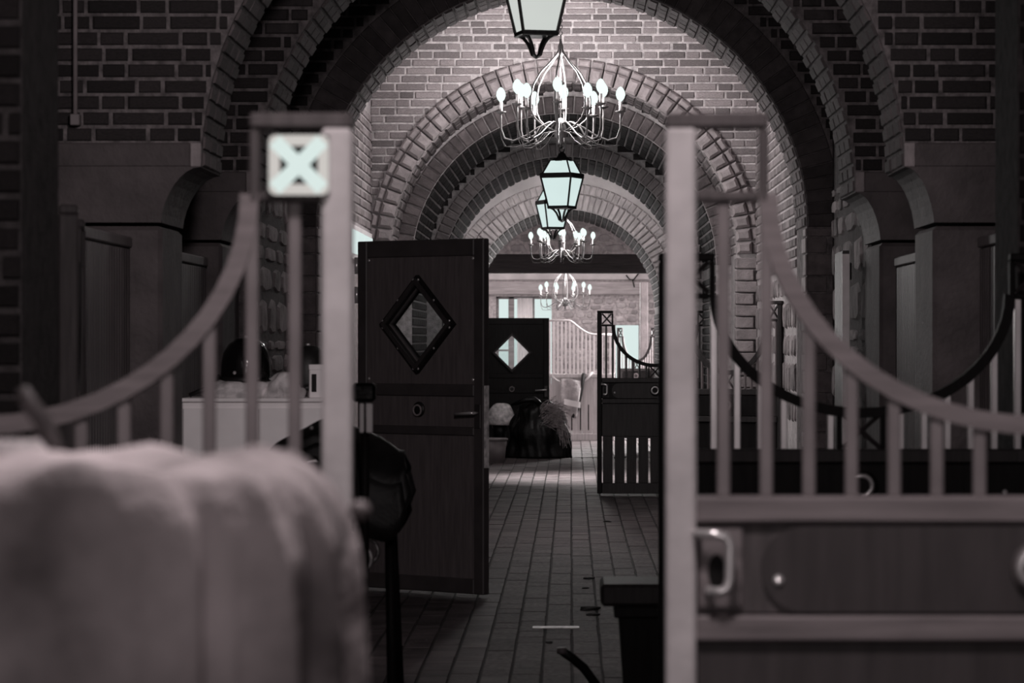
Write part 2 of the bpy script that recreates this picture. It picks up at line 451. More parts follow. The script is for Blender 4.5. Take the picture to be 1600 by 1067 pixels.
# arch 3, end of the dark bays
CX, CZ3, R3 = -.06, 2.25, 1.63
Y3a, Y3b = SY(235), SY(225)
o3 = arch_core('wall_arch_3', CX, CZ3, R3, Y3a, Y3b, -3.2, 3.2, 5.0, 'mortar_shaded', 0, label='dark brick wall of the third arch framing the lit vault')
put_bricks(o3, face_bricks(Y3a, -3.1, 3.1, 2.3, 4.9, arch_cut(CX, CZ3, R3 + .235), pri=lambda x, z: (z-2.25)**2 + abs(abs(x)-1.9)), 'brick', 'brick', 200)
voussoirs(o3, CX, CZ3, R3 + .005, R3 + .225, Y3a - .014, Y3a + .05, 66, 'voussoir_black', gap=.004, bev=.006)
soffit(o3, CX, CZ3, R3, [Y3a + .02 + i*(Y3b-Y3a-.02)/4 for i in range(5)], 'brick_soffit_lit', limit=270)
for sgn, x in ((-1, CX - R3), (1, CX + R3)):
    # quoins of the jamb
    z = .0; k = 0
    while z < 2.2:
        h = .15 if k % 2 else .11
        MB().cbox(x - (.0 if sgn < 0 else .012), x + (.012 if sgn < 0 else .0), Y3a - .012, Y3a + (.22 if k % 2 else .34), z, min(z + h - .012, 2.24), .004).build('quoin', 'voussoir', o3)
        MB().cbox(min(x + sgn*.004, x + sgn*(.22 if k % 2 else .13)), max(x + sgn*.004, x + sgn*(.22 if k % 2 else .13)), Y3a - .012, Y3a + .02, z, min(z + h - .012, 2.24), .004).build('quoin', 'voussoir_dark', o3)
        z += h; k += 1

# lit bay between arch 3 and the stepped arch: vault whose courses run across
YA, YA2, YB2 = SY(185), 26.85, 29.4
XL, XR = CX - 1.63, CX + 1.63
RA0, RA1, CZA = 1.46, 1.63, 2.22
ZV, YV, HV = 3.92, 23.3, 4.85      # vault springs from the wall at ZV and crowns at (YV, HV)
straight = ZV - CZA; CURVE = 2.8; VT = straight + CURVE
def prof(v):  # arc length -> (y, z, outward normal y, z)
    if v < straight: return (YA, CZA + v, -1, 0)
    ay, az = YA - YV, HV - ZV; L_ = v - straight; t = 0.0
    while L_ > 0 and t < PI/2:
        L_ -= .005*math.hypot(ay*math.sin(t), az*math.cos(t)); t += .005
    y = YV + ay*math.cos(t); z = ZV + az*math.sin(t)
    n = Vector((0, -math.cos(t)/ay, -math.sin(t)/az)).normalized()
    return (y, z, n.y, n.z)
vb = MB(); prf = [prof(straight + CURVE*i/24)[:2] for i in range(25)] + [(Y3b + .9, HV - .06), (Y3b - .1, HV - .25)]
vb.grid(lambda u, w_: (XL - .05 + (XR-XL+.1)*u, prf[round(w_*(len(prf)-1))][0], prf[round(w_*(len(prf)-1))][1]), 2, len(prf))
vault = struct(vb.build('ceiling', 'mortar'), 'lit brick vault of the bay with the large chandelier')
P = []; ch = .068; v = .02; k = 0
while v < VT - 1.2:
    y, z, ny, nz = prof(v + ch/2)
    y2, z2, _, _ = prof(v); y3, z3, _, _ = prof(v + ch)
    up = Vector((0, y3-y2, z3-z2)).normalized(); nn = Vector((0, ny, nz))
    zt = max(z2, CZA); d = (RA1 + .01)**2 - (zt-CZA)**2
    spans = [(XL, XR)]
    if d > 0 and z2 < CZA + RA1:
        h = math.sqrt(d); spans = [(XL, CX - h), (CX + h, XR)]
    for lo, hi in spans:
        if hi - lo < .05: continue
        for a, b_ in course_cells(lo, hi, k, .25):
            P.append((v, tbrick(((a+b_)/2, y - ny*(.02-.011), z - nz*(.02-.011)), (1,0,0), -nn, up, b_-a+.003, .04+random.uniform(-.004,.006), ch-.010+random.uniform(-.004,.002))))
    v += ch; k += 1
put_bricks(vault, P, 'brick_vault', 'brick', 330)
# side walls of the lit bay: rubble below, brick above
def rubble(parent, u0, u1, v0, v1, fn, key, hmin=.14, hmax=.26, wmin=.18, wmax=.45, name='stone', proud=.014):
    v = v0
    while v < v1 - .05:
        h = min(random.uniform(hmin, hmax), v1 - v)
        u = u0 - random.uniform(0, .1)
        while u < u1 - .05:
            w_ = random.uniform(wmin, wmax)
            a, b_ = max(u, u0), min(u + w_, u1)
            if b_ - a > .06:
                nseg = 7; cu, cv = (a+b_)/2, v + h/2
                lo = []; hi = []
                for i in range(nseg):
                    t = 2*PI*i/nseg + random.uniform(-.2,.2)
                    ex = abs(math.cos(t))**.6*math.copysign(1, math.cos(t)); ez = abs(math.sin(t))**.6*math.copysign(1, math.sin(t))
                    pu = cu + ex*((b_-a)/2 - .008)*random.uniform(.9,1); pv = cv + ez*(h/2 - .008)*random.uniform(.9,1)
                    lo.append(fn(pu, pv, -.01)); hi.append(fn(cu + (pu-cu)*.78, cv + (pv-cv)*.78, proud*random.uniform(.7,1.2)))
                b = MB(); mid = [fn(cu + random.uniform(-.02,.02), cv, proud*1.25)]
                b.add(lo + hi + mid, [(i, (i+1) % nseg, nseg + (i+1) % nseg, nseg + i) for i in range(nseg)] + [(nseg+i, nseg+(i+1) % nseg, 2*nseg) for i in range(nseg)])
                b.build(name, key, parent)
            u += w_
        v += h
wl = struct(MB().box(XL - .3, XL, Y3b, YA + .0, 0, 5.0).build('wall_left', 'mortar'), 'left wall of the lit bay with a bright transom window')
wr = struct(MB().box(XR, XR + .3, Y3b, YA + .0, 0, 5.0).build('wall_right', 'mortar'), 'right wall of the lit bay, rubble below and brick above')
rubble(wr, Y3b + .02, YA - .02, .9, 1.98, lambda u, v, d: (XR - d, u, v), 'rubble')
P = jamb_bricks(XR, 1, Y3b + .01, YA - .01, 2.0, 3.42); put_bricks(wr, P, 'brick_vault', 'brick', 300)
P = jamb_bricks(XL, -1, Y3b + .01, YA - .01, 2.42, 3.42); put_bricks(wl, P, 'brick_vault', 'brick', 230)
# transom window in the left wall
wi = struct(MB().box(XL + .005, XL + .035, 21.6, 25.6, 2.12, 2.38).build('window_1', 'white_paint'), 'long bright transom window high in the left wall')
for i in range(4):
    MB().box(XL + .036, XL + .042, 21.65 + i, 22.55 + i, 2.16, 2.34).build('pane', 'sky_pane', wi)

# stepped arch A/B
oA = arch_core('wall_arch_4', CX, CZA, RA0, YA, YA2, -2.2, 2.2, 3.95, 'mortar', 0, label='pale voussoir arch at the end of the lit bay')
# core above spring is thin behind the vault, its soffit shows
voussoirs(oA, CX, CZA, RA0, RA1 - .045, YA - .10, YA + .03, 44, 'voussoir', gap=.014, bev=.022)
voussoirs(oA, CX, CZA, RA1 - .04, RA1 + .02, YA - .06, YA + .03, 44, 'voussoir', gap=.014, bev=.014)
soffit(oA, CX, CZA, RA0, [YA + .03 + i*(YA2-YA-.03)/4 for i in range(5)], 'brick_vault', limit=260)
for sgn, x in ((-1, CX - RA0), (1, CX + RA0)):
    z = 0; k = 0
    while z < 2.2:
        h = .10
        x0, x1 = (x - (.17 if k % 2 else .14), x + .012) if sgn < 0 else (x - .012, x + (.17 if k % 2 else .14))
        MB().cbox(x0, x1, YA - .10, YA + .12, z, min(z + h - .010, 2.21), .008).build('quoin', 'voussoir', oA)
        z += h; k += 1
RB, CZB = 1.33, 2.15
oB = arch_core('wall_arch_5', CX, CZB, RB, YA2, YB2, -2.2, 2.2, 4.4, 'mortar', 0, label='inner brick order of the stepped arch with a deep dark soffit')
voussoirs(oB, CX, CZB, RB + .003, RB + .15, YA2 - .03, YA2 + .03, 50, 'voussoir_dark', gap=.010)
put_bricks(oB, face_bricks(YA2, -1.6, 1.5, .1, 4.0, arch_cut(CX, CZB, RB + .155)), 'brick', 'brick', 120)
soffit(oB, CX, CZB, RB, [YA2 + .03 + i*(YB2-YA2-.03)/10 for i in range(11)], 'brick', limit=300)
put_bricks(oB, jamb_bricks(CX - RB, -1, YA2 + .02, YB2, .05, 2.13) + jamb_bricks(CX + RB, 1, YA2 + .02, YB2, .05, 2.13), 'brick', 'brick', 0)
# arch C
RC, CZC, YC, YC2 = 1.20, 2.09, 30.0, 32.6
oC = arch_core('wall_arch_6', CX, CZC, RC, YC, YC2, -2.6, 2.6, 4.4, 'mortar', 0, label='third brick order with dark voussoirs beyond the stepped arch')
voussoirs(oC, CX, CZC, RC + .003, RC + .13, YC - .03, YC + .03, 52, 'voussoir', gap=.010)
put_bricks(oC, face_bricks(YC, -1.5, 1.4, 2.2, 4.0, arch_cut(CX, CZC, RC + .135)), 'brick', 'brick', 100)
soffit(oC, CX, CZC, RC, [YC + .03 + i*(YC2-YC-.03)/10 for i in range(11)], 'brick', limit=0)
put_bricks(oC, jamb_bricks(CX - RC, -1, YC + .02, YC2, .05, 2.07) + jamb_bricks(CX + RC, 1, YC + .02, YC2, .05, 2.07), 'brick', 'brick', 0)
# bay with the small chandelier, then last arch
YL, YL2, RL, CZL = 38.4, 41.7, 1.20, 1.93
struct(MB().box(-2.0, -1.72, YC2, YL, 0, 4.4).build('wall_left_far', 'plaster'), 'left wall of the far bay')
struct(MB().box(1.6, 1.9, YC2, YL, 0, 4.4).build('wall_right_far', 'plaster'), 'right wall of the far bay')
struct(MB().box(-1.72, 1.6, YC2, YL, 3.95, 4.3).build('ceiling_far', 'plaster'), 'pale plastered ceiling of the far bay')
wf = struct(MB().box(-1.72, -1.70, 33.0, 34.6, .9, 2.3).build('window_2', 'white_paint'), 'daylit window in the left wall of the far bay')
MB().box(-1.70, -1.695, 33.06, 34.54, .96, 2.24).build('pane', 'sky_pane', wf)
oL = arch_core('wall_arch_7', CX, CZL, RL, YL, YL2, -3.4, 3.4, 4.4, 'plaster', 0, label='last arched wall before the bright end room')
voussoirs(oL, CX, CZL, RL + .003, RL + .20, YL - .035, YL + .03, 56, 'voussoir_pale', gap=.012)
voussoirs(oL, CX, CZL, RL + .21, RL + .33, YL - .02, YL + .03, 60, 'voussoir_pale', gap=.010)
soffit(oL, CX, CZL, RL, [YL + .03 + i*(YL2-YL-.03)/12 for i in range(13)], 'brick', limit=0)
put_bricks(oL, jamb_bricks(CX - RL, -1, YL + .02, YL2, .05, 1.9) + jamb_bricks(CX + RL, 1, YL + .02, YL2, .05, 1.9), 'brick', 'brick', 0)

# outer side walls, back wall with its open door, ceilings of the dark bays
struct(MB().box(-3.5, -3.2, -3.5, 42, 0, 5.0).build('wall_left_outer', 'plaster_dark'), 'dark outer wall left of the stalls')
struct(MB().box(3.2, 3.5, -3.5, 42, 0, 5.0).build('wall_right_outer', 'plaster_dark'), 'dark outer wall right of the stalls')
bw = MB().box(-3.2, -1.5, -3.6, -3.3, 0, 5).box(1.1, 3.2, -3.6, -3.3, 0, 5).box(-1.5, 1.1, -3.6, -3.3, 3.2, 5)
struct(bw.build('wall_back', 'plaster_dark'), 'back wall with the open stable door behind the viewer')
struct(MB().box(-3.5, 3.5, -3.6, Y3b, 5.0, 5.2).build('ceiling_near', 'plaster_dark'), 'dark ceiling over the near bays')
struct(MB().box(-3.5, 3.5, Y3b, 54, 5.0, 5.2).build('roof', 'plaster_dark'), 'roof above the vaults')
# left rubble wall between pier 2 and arch 3, right twin
for sgn in (-1, 1):
    x = -.06 + sgn*1.80
    o = MB().box(min(x, x + sgn*.3), max(x, x + sgn*.3), SY(270), Y3a, 0, 5.0).build('wall_left_rubble' if sgn < 0 else 'wall_right_rubble', 'mortar_dark')
    struct(o, 'rough rubble wall on the %s before the third arch' % ('left' if sgn < 0 else 'right'))
    rubble(o, SY(270) + .02, Y3a - .02, .9, 2.5, lambda u, v, d, x=x, s=sgn: (x - s*d, u, v), 'rubble', hmin=.08, hmax=.3, wmin=.3, wmax=.9)
# nearest piers at the picture's edges
p0 = struct(MB().box(-3.2, -1.43, 8.0, SY(560), 0, 5.0).build('wall_pier_left', 'mortar_dark'), 'blurred brick pier at the left edge')
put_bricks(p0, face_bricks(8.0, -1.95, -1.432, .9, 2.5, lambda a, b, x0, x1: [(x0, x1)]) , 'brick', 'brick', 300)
p1 = struct(MB().box(1.52, 3.2, 10.45, 11.0, 0, 5.0).build('wall_pier_right', 'mortar_dark'), 'dark brick pier at the right edge')
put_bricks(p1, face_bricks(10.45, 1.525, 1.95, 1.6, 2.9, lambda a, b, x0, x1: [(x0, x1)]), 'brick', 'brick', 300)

# ================================================================== END ROOM
YE = 52.0
sE = F/YE
we = MB()
wx0, wx1, wz0, wz1 = SX(775, sE), SX(862, sE), .75, SZ(463, sE)
dx0, dx1, dz1 = SX(962, sE), SX(1000, sE), SZ(508, sE)
we.box(-3.4, wx0, YE, YE+.4, 0, 3.6).box(wx0, wx1, YE, YE+.4, 0, wz0).box(wx0, wx1, YE, YE+.4, wz1, 3.6)
we.box(wx1, dx0, YE, YE+.4, 0, 3.6).box(dx0, dx1, YE, YE+.4, dz1, 3.6).box(dx1, 3.4, YE, YE+.4, 0, 3.6)
we = struct(we.build('wall_end', 'mortar'), 'pale rubble end wall with a window and a bright doorway')
rubble(we, wx1 + .05, dx0 - .02, .9, 2.22, lambda u, v, d: (u, YE - d, v), 'rubble_pale', .09, .16, .1, .26)
rubble(we, dx0 - .02, dx1 + .3, dz1 + .03, 2.22, lambda u, v, d: (u, YE - d, v), 'rubble_pale', .09, .16, .1, .26)
MB().cbox(-1.6, 1.5, YE - .10, YE + .02, SZ(461, sE), SZ(440, sE), .02).build('lintel', 'timber_pale', we)
MB().cbox(-1.6, 1.5, YE - .05, YE + .02, SZ(438, sE), SZ(427, sE) + .3, .02).build('plaster_band', 'plaster', we)
wn = struct(MB().box(wx0, wx1, YE + .30, YE + .32, wz0, wz1).build('window_3', 'sky_pane'), 'bright end room window with curtain')
def wbar(a, b, c, d, nm='window_frame'): MB().cbox(a, b, YE + .2, YE + .28, c, d, .008).build(nm, 'timber_pale', wn)
wbar(wx0, SX(779, sE), wz0, wz1); wbar(SX(794, sE), SX(803, sE), wz0, wz1); wbar(SX(832, sE), SX(835, sE), wz0, wz1); wbar(wx0, SX(794, sE), SZ(546, sE) - .03, SZ(546, sE)); wbar(wx0, wx1, SZ(467, sE), wz1)
cu = MB(); xa, xb = SX(808, sE), SX(832, sE)
cu.grid(lambda u, v: (xa + (xb-xa)*u, YE + .15 + .02*math.sin(u*22), wz0 + (wz1-wz0-.03)*v), 30, 4)
cu.build('curtain', 'curtain', wn, True)
dn = struct(MB().box(dx0, dx1, YE + .30, YE + .32, 0, dz1).build('door_1', 'sky_pane'), 'bright open doorway in the end wall')
MB().cbox(dx1 - .02, dx1 + .05, YE - .03, YE + .2, 0, dz1 + .03, .005).build('door_frame', 'timber_pale', dn)
struct(MB().box(-3.6, -3.4, YL2, YE+.4, 0, 3.6).build('wall_end_left', 'plaster'), 'left wall of the end room')
er = MB().box(3.4, 3.6, YL2, 45.5, 0, 3.6).box(3.4, 3.6, 47.7, YE+.4, 0, 3.6).box(3.4, 3.6, 45.5, 47.7, 2.6, 3.6)
struct(er.build('wall_end_right', 'plaster'), 'right wall of the end room with an opening')
struct(MB().box(-3.4, 3.4, YL2, YE+.4, 3.6, 3.8).build('ceiling_end', 'plaster'), 'ceiling of the end room')
sB = 108.0
bm_ = tag(MB().cbox(-3.4, 3.4, SY(sB), SY(sB)+.3, SZ(427, sB), SZ(397, sB), .02).build('ceiling_beam', 'wood_beam'), 'heavy dark timber beam crossing behind the small chandelier', 'beam')
ub = struct(MB().box(-3.4, 3.4, SY(sB)+.02, SY(sB)+.3, SZ(397, sB), 3.6).build('wall_upper', 'mortar'), 'pale rubble wall carried by the dark beam')
rubble(ub, -1.3, 1.3, SZ(397, sB) + .01, 3.25, lambda u, v, d: (u, SY(sB) + .02 - d, v), 'rubble_pale', .1, .16, .15, .35)
# grey jamb post right of the doorway seen past the far gate
MB().cbox(SX(1000, 100), SX(1012, 100), 47.8, 48.0, 0, 2.4, .01).build('trim_post', 'stone')
struct(bpy.data.objects['trim_post'], 'pale timber post right of the bright doorway'); bpy.data.objects['trim_post'].name = 'trim_1'
struct(MB().box(-1.2, 1.1, 39.1, 39.2, -.01, .004).build('trim_2', 'wood_beam'), 'dark threshold strip across the far aisle floor')

# ================================================================== STALL GATES
def gate(name, loc, rz, label, W=1.352, zs=1.0, mir=False, m=None, boxes='x', detail=True, group='stall gates with curved bar tops'):
    """stable gate: two tall ends with square boxes, a hanging curved rail between, vertical bars, ring band, slotted boards"""
    m = m or {}
    st, fr, sw, br, rl, pn, hd, xx = (m.get(k, d) for k, d in (('stile','wood_dark'),('frame','wood_dark'),('swag','wood_dark'),('bar','bar_dark'),('rail','wood_dark'),('panel','wood_black'),('handle','chrome'),('cross','bar_dark')))
    t = thing(name, loc, label, 'gate', rz, group)
    k = W/1.352
    def X(x): return (W - x*k) if mir else x*k
    def Z(z): return z*zs
    def bx(nm, x0, x1, y0, y1, z0, z1, mt, c=.005, par=t):
        a, b_ = sorted((X(x0), X(x1)))
        return MB().cbox(a, b_, y0, y1, Z(z0), Z(z1), c).build(nm, mt, par)
    for e in (0, 1):
        g = (lambda x: x) if e == 0 else (lambda x: 1.352 - x)
        bx('stile', g(0), g(.055), -.03, .03, .02, 1.884, st if e == 0 else fr, .006)
        bx('top_rail', g(0), g(.186), -.028, .028, 1.884, 1.912, fr)
        bx('box_stile', g(.169), g(.187), -.022, .022, 1.75, 1.884, fr)
        bx('box_rail', g(.055), g(.169), -.022, .022, 1.75, 1.77, fr)
        if (boxes == 'x') or (boxes == 'white' and e == 0):
            x0, x1, z0, z1 = .058, .166, 1.773, 1.881
            if boxes == 'white':
                # cross plate given its own glow, with four triangular openings
                x0, x1, z0, z1 = g(.04), g(.148), 1.762, 1.870
                a, b_ = sorted((X(x0), X(x1))); cx_, cz_ = (a+b_)/2, (Z(z0)+Z(z1))/2; h = (b_-a)/2
                pl = MB()
                def rr(q, n_=5, r_=.012):
                    out = []
                    for (sx, sz, s0) in ((1,1,0),(-1,1,PI/2),(-1,-1,PI),(1,-1,3*PI/2)):
                        for i in range(n_):
                            aa = s0 + PI/2*i/(n_-1); out.append((cx_ + sx*(q-r_) + r_*math.cos(aa), cz_ + sz*(q-r_) + r_*math.sin(aa)))
                    return out
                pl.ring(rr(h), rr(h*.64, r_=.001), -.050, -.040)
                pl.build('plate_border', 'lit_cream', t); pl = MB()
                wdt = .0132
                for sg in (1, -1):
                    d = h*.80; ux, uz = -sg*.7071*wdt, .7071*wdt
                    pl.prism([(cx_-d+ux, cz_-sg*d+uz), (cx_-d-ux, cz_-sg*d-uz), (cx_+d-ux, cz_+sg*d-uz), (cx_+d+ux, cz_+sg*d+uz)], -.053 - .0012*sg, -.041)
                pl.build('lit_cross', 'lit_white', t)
                MB().box(cx_-h, cx_+h, -.039, -.030, cz_-h, cz_+h).build('plate_backing', 'wood_black', t)
            else:
                a, b_ = sorted((X(g(x0)), X(g(x1)))); z0, z1 = Z(z0), Z(z1)
                for sg in (1, -1):
                    p, q = (a, z0 if sg > 0 else z1), (b_, z1 if sg > 0 else z0)
                    MB().tube([(p[0], 0, p[1]), (q[0], 0, q[1])], .0085, 6).build('cross_bar', xx, t)
    # hanging rail
    pts = []
    for i in range(29):
        a = PI + PI*i/28
        pts.append((X(.676 + .49*math.cos(a)), 0, Z(1.765 + .42*math.sin(a))))
    b = MB(); nn = len(pts); V = []
    for i, p in enumerate(pts):
        d = (Vector(pts[min(i+1, nn-1)]) - Vector(pts[max(i-1, 0)])).normalized(); nrm = Vector((-d.z, 0, d.x))
        for (s_, y_) in ((-.017,-.02),(-.017,.02),(.017,.02),(.017,-.02)): V.append(Vector(p) + nrm*s_ + Vector((0, y_, 0)))
    b.add(V, [(i*4+q, i*4+(q+1) % 4, i*4+4+(q+1) % 4, i*4+4+q) for i in range(nn-1) for q in range(4)] + [(3,2,1,0), (nn*4-4, nn*4-3, nn*4-2, nn*4-1)])
    b.build('curved_rail', sw, t)
    # bars
    for i in range(1, 17):
        x = .0277 + i*.0777 - .0
        if x > 1.352 - .06: break
        if abs(x - .676) < .085: continue
        xl = min(x, 1.352 - x)
        if xl < .17: zt = 1.75
        else:
            dx = min(1, abs(x-.676)/.49); zt = 1.765 - .42*math.sqrt(max(0, 1-dx*dx)) if dx < .999 else 1.75
        MB().cbox(X(x) - .0115*k, X(x) + .0115*k, -.0115, .0115, Z(1.215), Z(zt), .003).build('bar', br, t)
    # central low box with cross
    for q in (.60, .745) if boxes != 'open' else (): bx('centre_post', q - .008, q + .008, -.014, .014, 1.215, 1.355, fr)
    for sg in (1, -1) if boxes != 'open' else ():
        p, q = Z(1.22 if sg > 0 else 1.34), Z(1.34 if sg > 0 else 1.22)
        MB().tube([(X(.61), 0, p), (X(.737), 0, q)], .0085, 6).build('cross_bar', xx, t)
    # rails and ring band
    bx('middle_rail', .055, 1.297, -.030, .030, 1.168, 1.216, rl)
    bx('band_rail', .055, 1.297, -.030, .030, .953, 1.0, rl)
    bx('band_board', .055, 1.297, -.012, .012, 1.0, 1.168, fr)
    # raised panel with round ends
    pa = []
    for i in range(13): a = PI/2 + PI*i/12; pa.append((.250 + .078*math.cos(a), 1.084 + .078*math.sin(a)))
    for i in range(13): a = -PI/2 + PI*i/12; pa.append((1.102 + .078*math.cos(a), 1.084 + .078*math.sin(a)))
    MB().prism([(X(p[0]), Z(p[1])) for p in pa], -.024, -.010).build('raised_panel', pn, t)
    if detail:
        bx('lock_plate', .060, .140, -.020, -.010, 1.012, 1.160, rl, .004)
        MB().prism([(X(.092 + .016*math.cos(a_*PI/8)), Z(1.080 + .032*math.sin(a_*PI/8))) for a_ in range(16)], -.0215, -.019).build('keyhole', 'wood_black', t)
        MB().tube([(X(.055), -.022, Z(1.150)), (X(.055), -.055, Z(1.150)), (X(.09), -.06, Z(1.150)), (X(.106), -.06, Z(1.146)), (X(.114), -.06, Z(1.132)), (X(.114), -.06, Z(1.068)), (X(.110), -.06, Z(1.052)), (X(.096), -.06, Z(1.046)), (X(.080), -.058, Z(1.046)), (X(.076), -.02, Z(1.046))], .0095, 8).build('handle', hd, t, True)
        for q in (.204, 1.148): MB().lathe([(.0, -.006), (.009, -.005), (.011, 0)], 10, (X(q), -.024, Z(1.064)), 'y').build('screw', hd, t, True)
    MB().lathe([(.052, 0), (.052, -.010), (.040, -.016), (.022, -.018)], 20, (X(.676), -.024, Z(1.085)), 'y').build('ring_rosette', fr, t, True)
    MB().torus((X(.672), -.048, Z(1.088)), .033, .0085, 'y').build('ring_handle', hd if detail else 'bar_metal', t, True)
    # boarding with slots
    bx('upper_board', .055, 1.297, -.012, .012, .61, .953, pn)
    bx('kick_board', .055, 1.297, -.012, .012, .02, .13, pn)
    nb = 9; bwid = (1.297 - .055)/nb
    for i in range(nb): bx('board', .055 + i*bwid + .012, .055 + (i+1)*bwid - .012, -.012, .012, .13, .61, pn, .003)
    return t
near = dict(stile='steel_pale', frame='wood_gate', swag='wood_rail', bar='bar_metal', rail='wood_rail', panel='gate_panel', handle='chrome', cross='bar_metal')
gate('stall_gate', (SX(1040, 858), SY(858), 0), 0, 'large blurred stall gate in the right foreground with a pale edge and D-shaped handle', m=near, boxes='open')
gate('stall_gate', (SX(551, 858) - 1.352, SY(858), 0), 0, 'blurred stall gate in the left foreground with a bright white cross plate', m=near, boxes='white', mir=True)
gate('stall_gate', (SX(1029, 470), SY(470), 0), 0, 'dark stall gate standing right behind the right foreground gate', zs=.935, m=dict(bar='bar_bright', stile='wood_black', frame='wood_black', swag='wood_black'))
gate('stall_gate', (SX(933, 162), SY(162), 0), 0, 'small dark stall gate with cross boxes standing open in the far aisle', W=1.12, zs=.932, m=dict(frame='wood_black', stile='wood_black', swag='wood_black', rail='wood_dark', panel='wood_dark'))
gate('stall_gate', (-1.53, 9.35, 0), R(98), 'stall gate seen edge-on beside the blurred pier at the left edge', m=dict(bar='bar_metal', stile='wood_gate', frame='wood_gate', rail='wood_gate'))
gate('stall_gate', (.78, 22.9, 0), R(-22), 'stall gate half hidden behind the right foreground gate post, in the lit bay', W=.84, zs=.935, detail=False, m=dict(bar='bar_metal', panel='wood_black'))
gate('stall_gate', (SX(965, 104), 46.4, 0), R(-18), 'tiny distant stall gate in front of the bright doorway', W=.62, zs=.88, detail=False, m=dict(bar='bar_metal', frame='bar_dark'))

# pale end stall front
sS = 104.7; yS = SY(sS)
t = thing('horse_stall', (0, yS, 0), 'pale whitewashed stall front with bars at the end of the aisle', 'stall')
x0, x1 = SX(845, sS), SX(960, sS); zt, zl = SZ(501, sS), SZ(523, sS); zr = SZ(584, sS)
xm = SX(892, sS)
MB().tube([(x0,0,zt),(SX(889,sS),0,zt),(xm,0,zt-.01)] + [(xm + (SX(930,sS)-xm)*i/8, 0, zl + (zt-zl)*(1-math.sin(PI/2*i/8))) for i in range(1,9)] + [(x1,0,zl)], .017, 8).build('top_rail', 'bar_pale', t, True)
x = SX(859, sS)
while x < x1:
    tt = min(1, max(0, (x-xm)/(SX(930,sS)-xm))); z = zl + (zt-zl)*(1-math.sin(PI/2*tt))
    MB().cbox(x-.013, x+.013, -.012, .012, zr, z, .002).build('bar', 'white_paint', t); x += 6.3/sS
MB().cbox(x0, x1, -.04, .04, zr-.06, zr, .006).build('middle_rail', 'wood_pale', t)
x = x0; bw_ = .155
while x < x1 - .05:
    MB().cbox(x+.002, min(x+bw_-.002, x1), -.015, .015, .0, zr-.06, .005).build('board', 'wood_pale', t); x += bw_
for px_ in (893.5, 907, 919.5): MB().cbox(SX(px_,sS)-.008, SX(px_,sS)+.008, -.018, -.0145, SZ(672,sS), SZ(632,sS), .0015).build('slot', 'wood_black', t)
MB().cbox(x0, x1, -.03, .03, .0, .10, .004).build('kick_board', 'wood_pale', t)
# blanket hung on the stall front
b = MB(); bx0, bx1, bz0, bz1 = SX(876,sS), SX(908,sS), SZ(645,sS), SZ(593,sS)
def blf(u, v):
    return (bx0 + (bx1-bx0)*u + .05*(1-v)*(.5-u) - .04*(1-v), yS - .06 - .025*math.sin(u*7+v*3) - .03*math.sin(v*PI), bz0 + (bz1-bz0)*v - .06*u*(1-v) + .02*math.sin(u*5))
b.grid(blf, 14, 14)
bl = thing('stable_blanket', (0,0,0), 'folded pale blanket hanging on the whitewashed stall front', 'blanket')
o = b.build('cloth', 'blanket', bl, True); md = o.modifiers.new('thick', 'SOLIDIFY'); md.thickness = .02
MB().grid(lambda u, v: (bx0 + .05 + (bx1-bx0-.06)*u, yS - .125 + .015*math.sin(u*6), SZ(632,sS) + .09*v - .05*u), 8, 5).build('label_patch', 'curtain', bl, True)
MB().tube([(SX(912,sS), yS-.05, SZ(583,sS)), (SX(909,sS), yS-.07, SZ(605,sS)), (SX(902,sS), yS-.07, SZ(640,sS)), (SX(895,sS), yS-.06, SZ(652,sS))], .03, 6).build('strap', 'leather', bl, True)
for a_, b2 in (((862,587),(879,598)), ((911,596),(926,581))):
    MB().tube([(SX(a_[0],sS), yS-.05, SZ(a_[1],sS)), (SX((a_[0]+b2[0])/2,sS), yS-.06, SZ((a_[1]+b2[1])/2+2,sS)), (SX(b2[0],sS), yS-.05, SZ(b2[1],sS))], .016, 6).build('hanging_tie', 'curtain', bl, True)

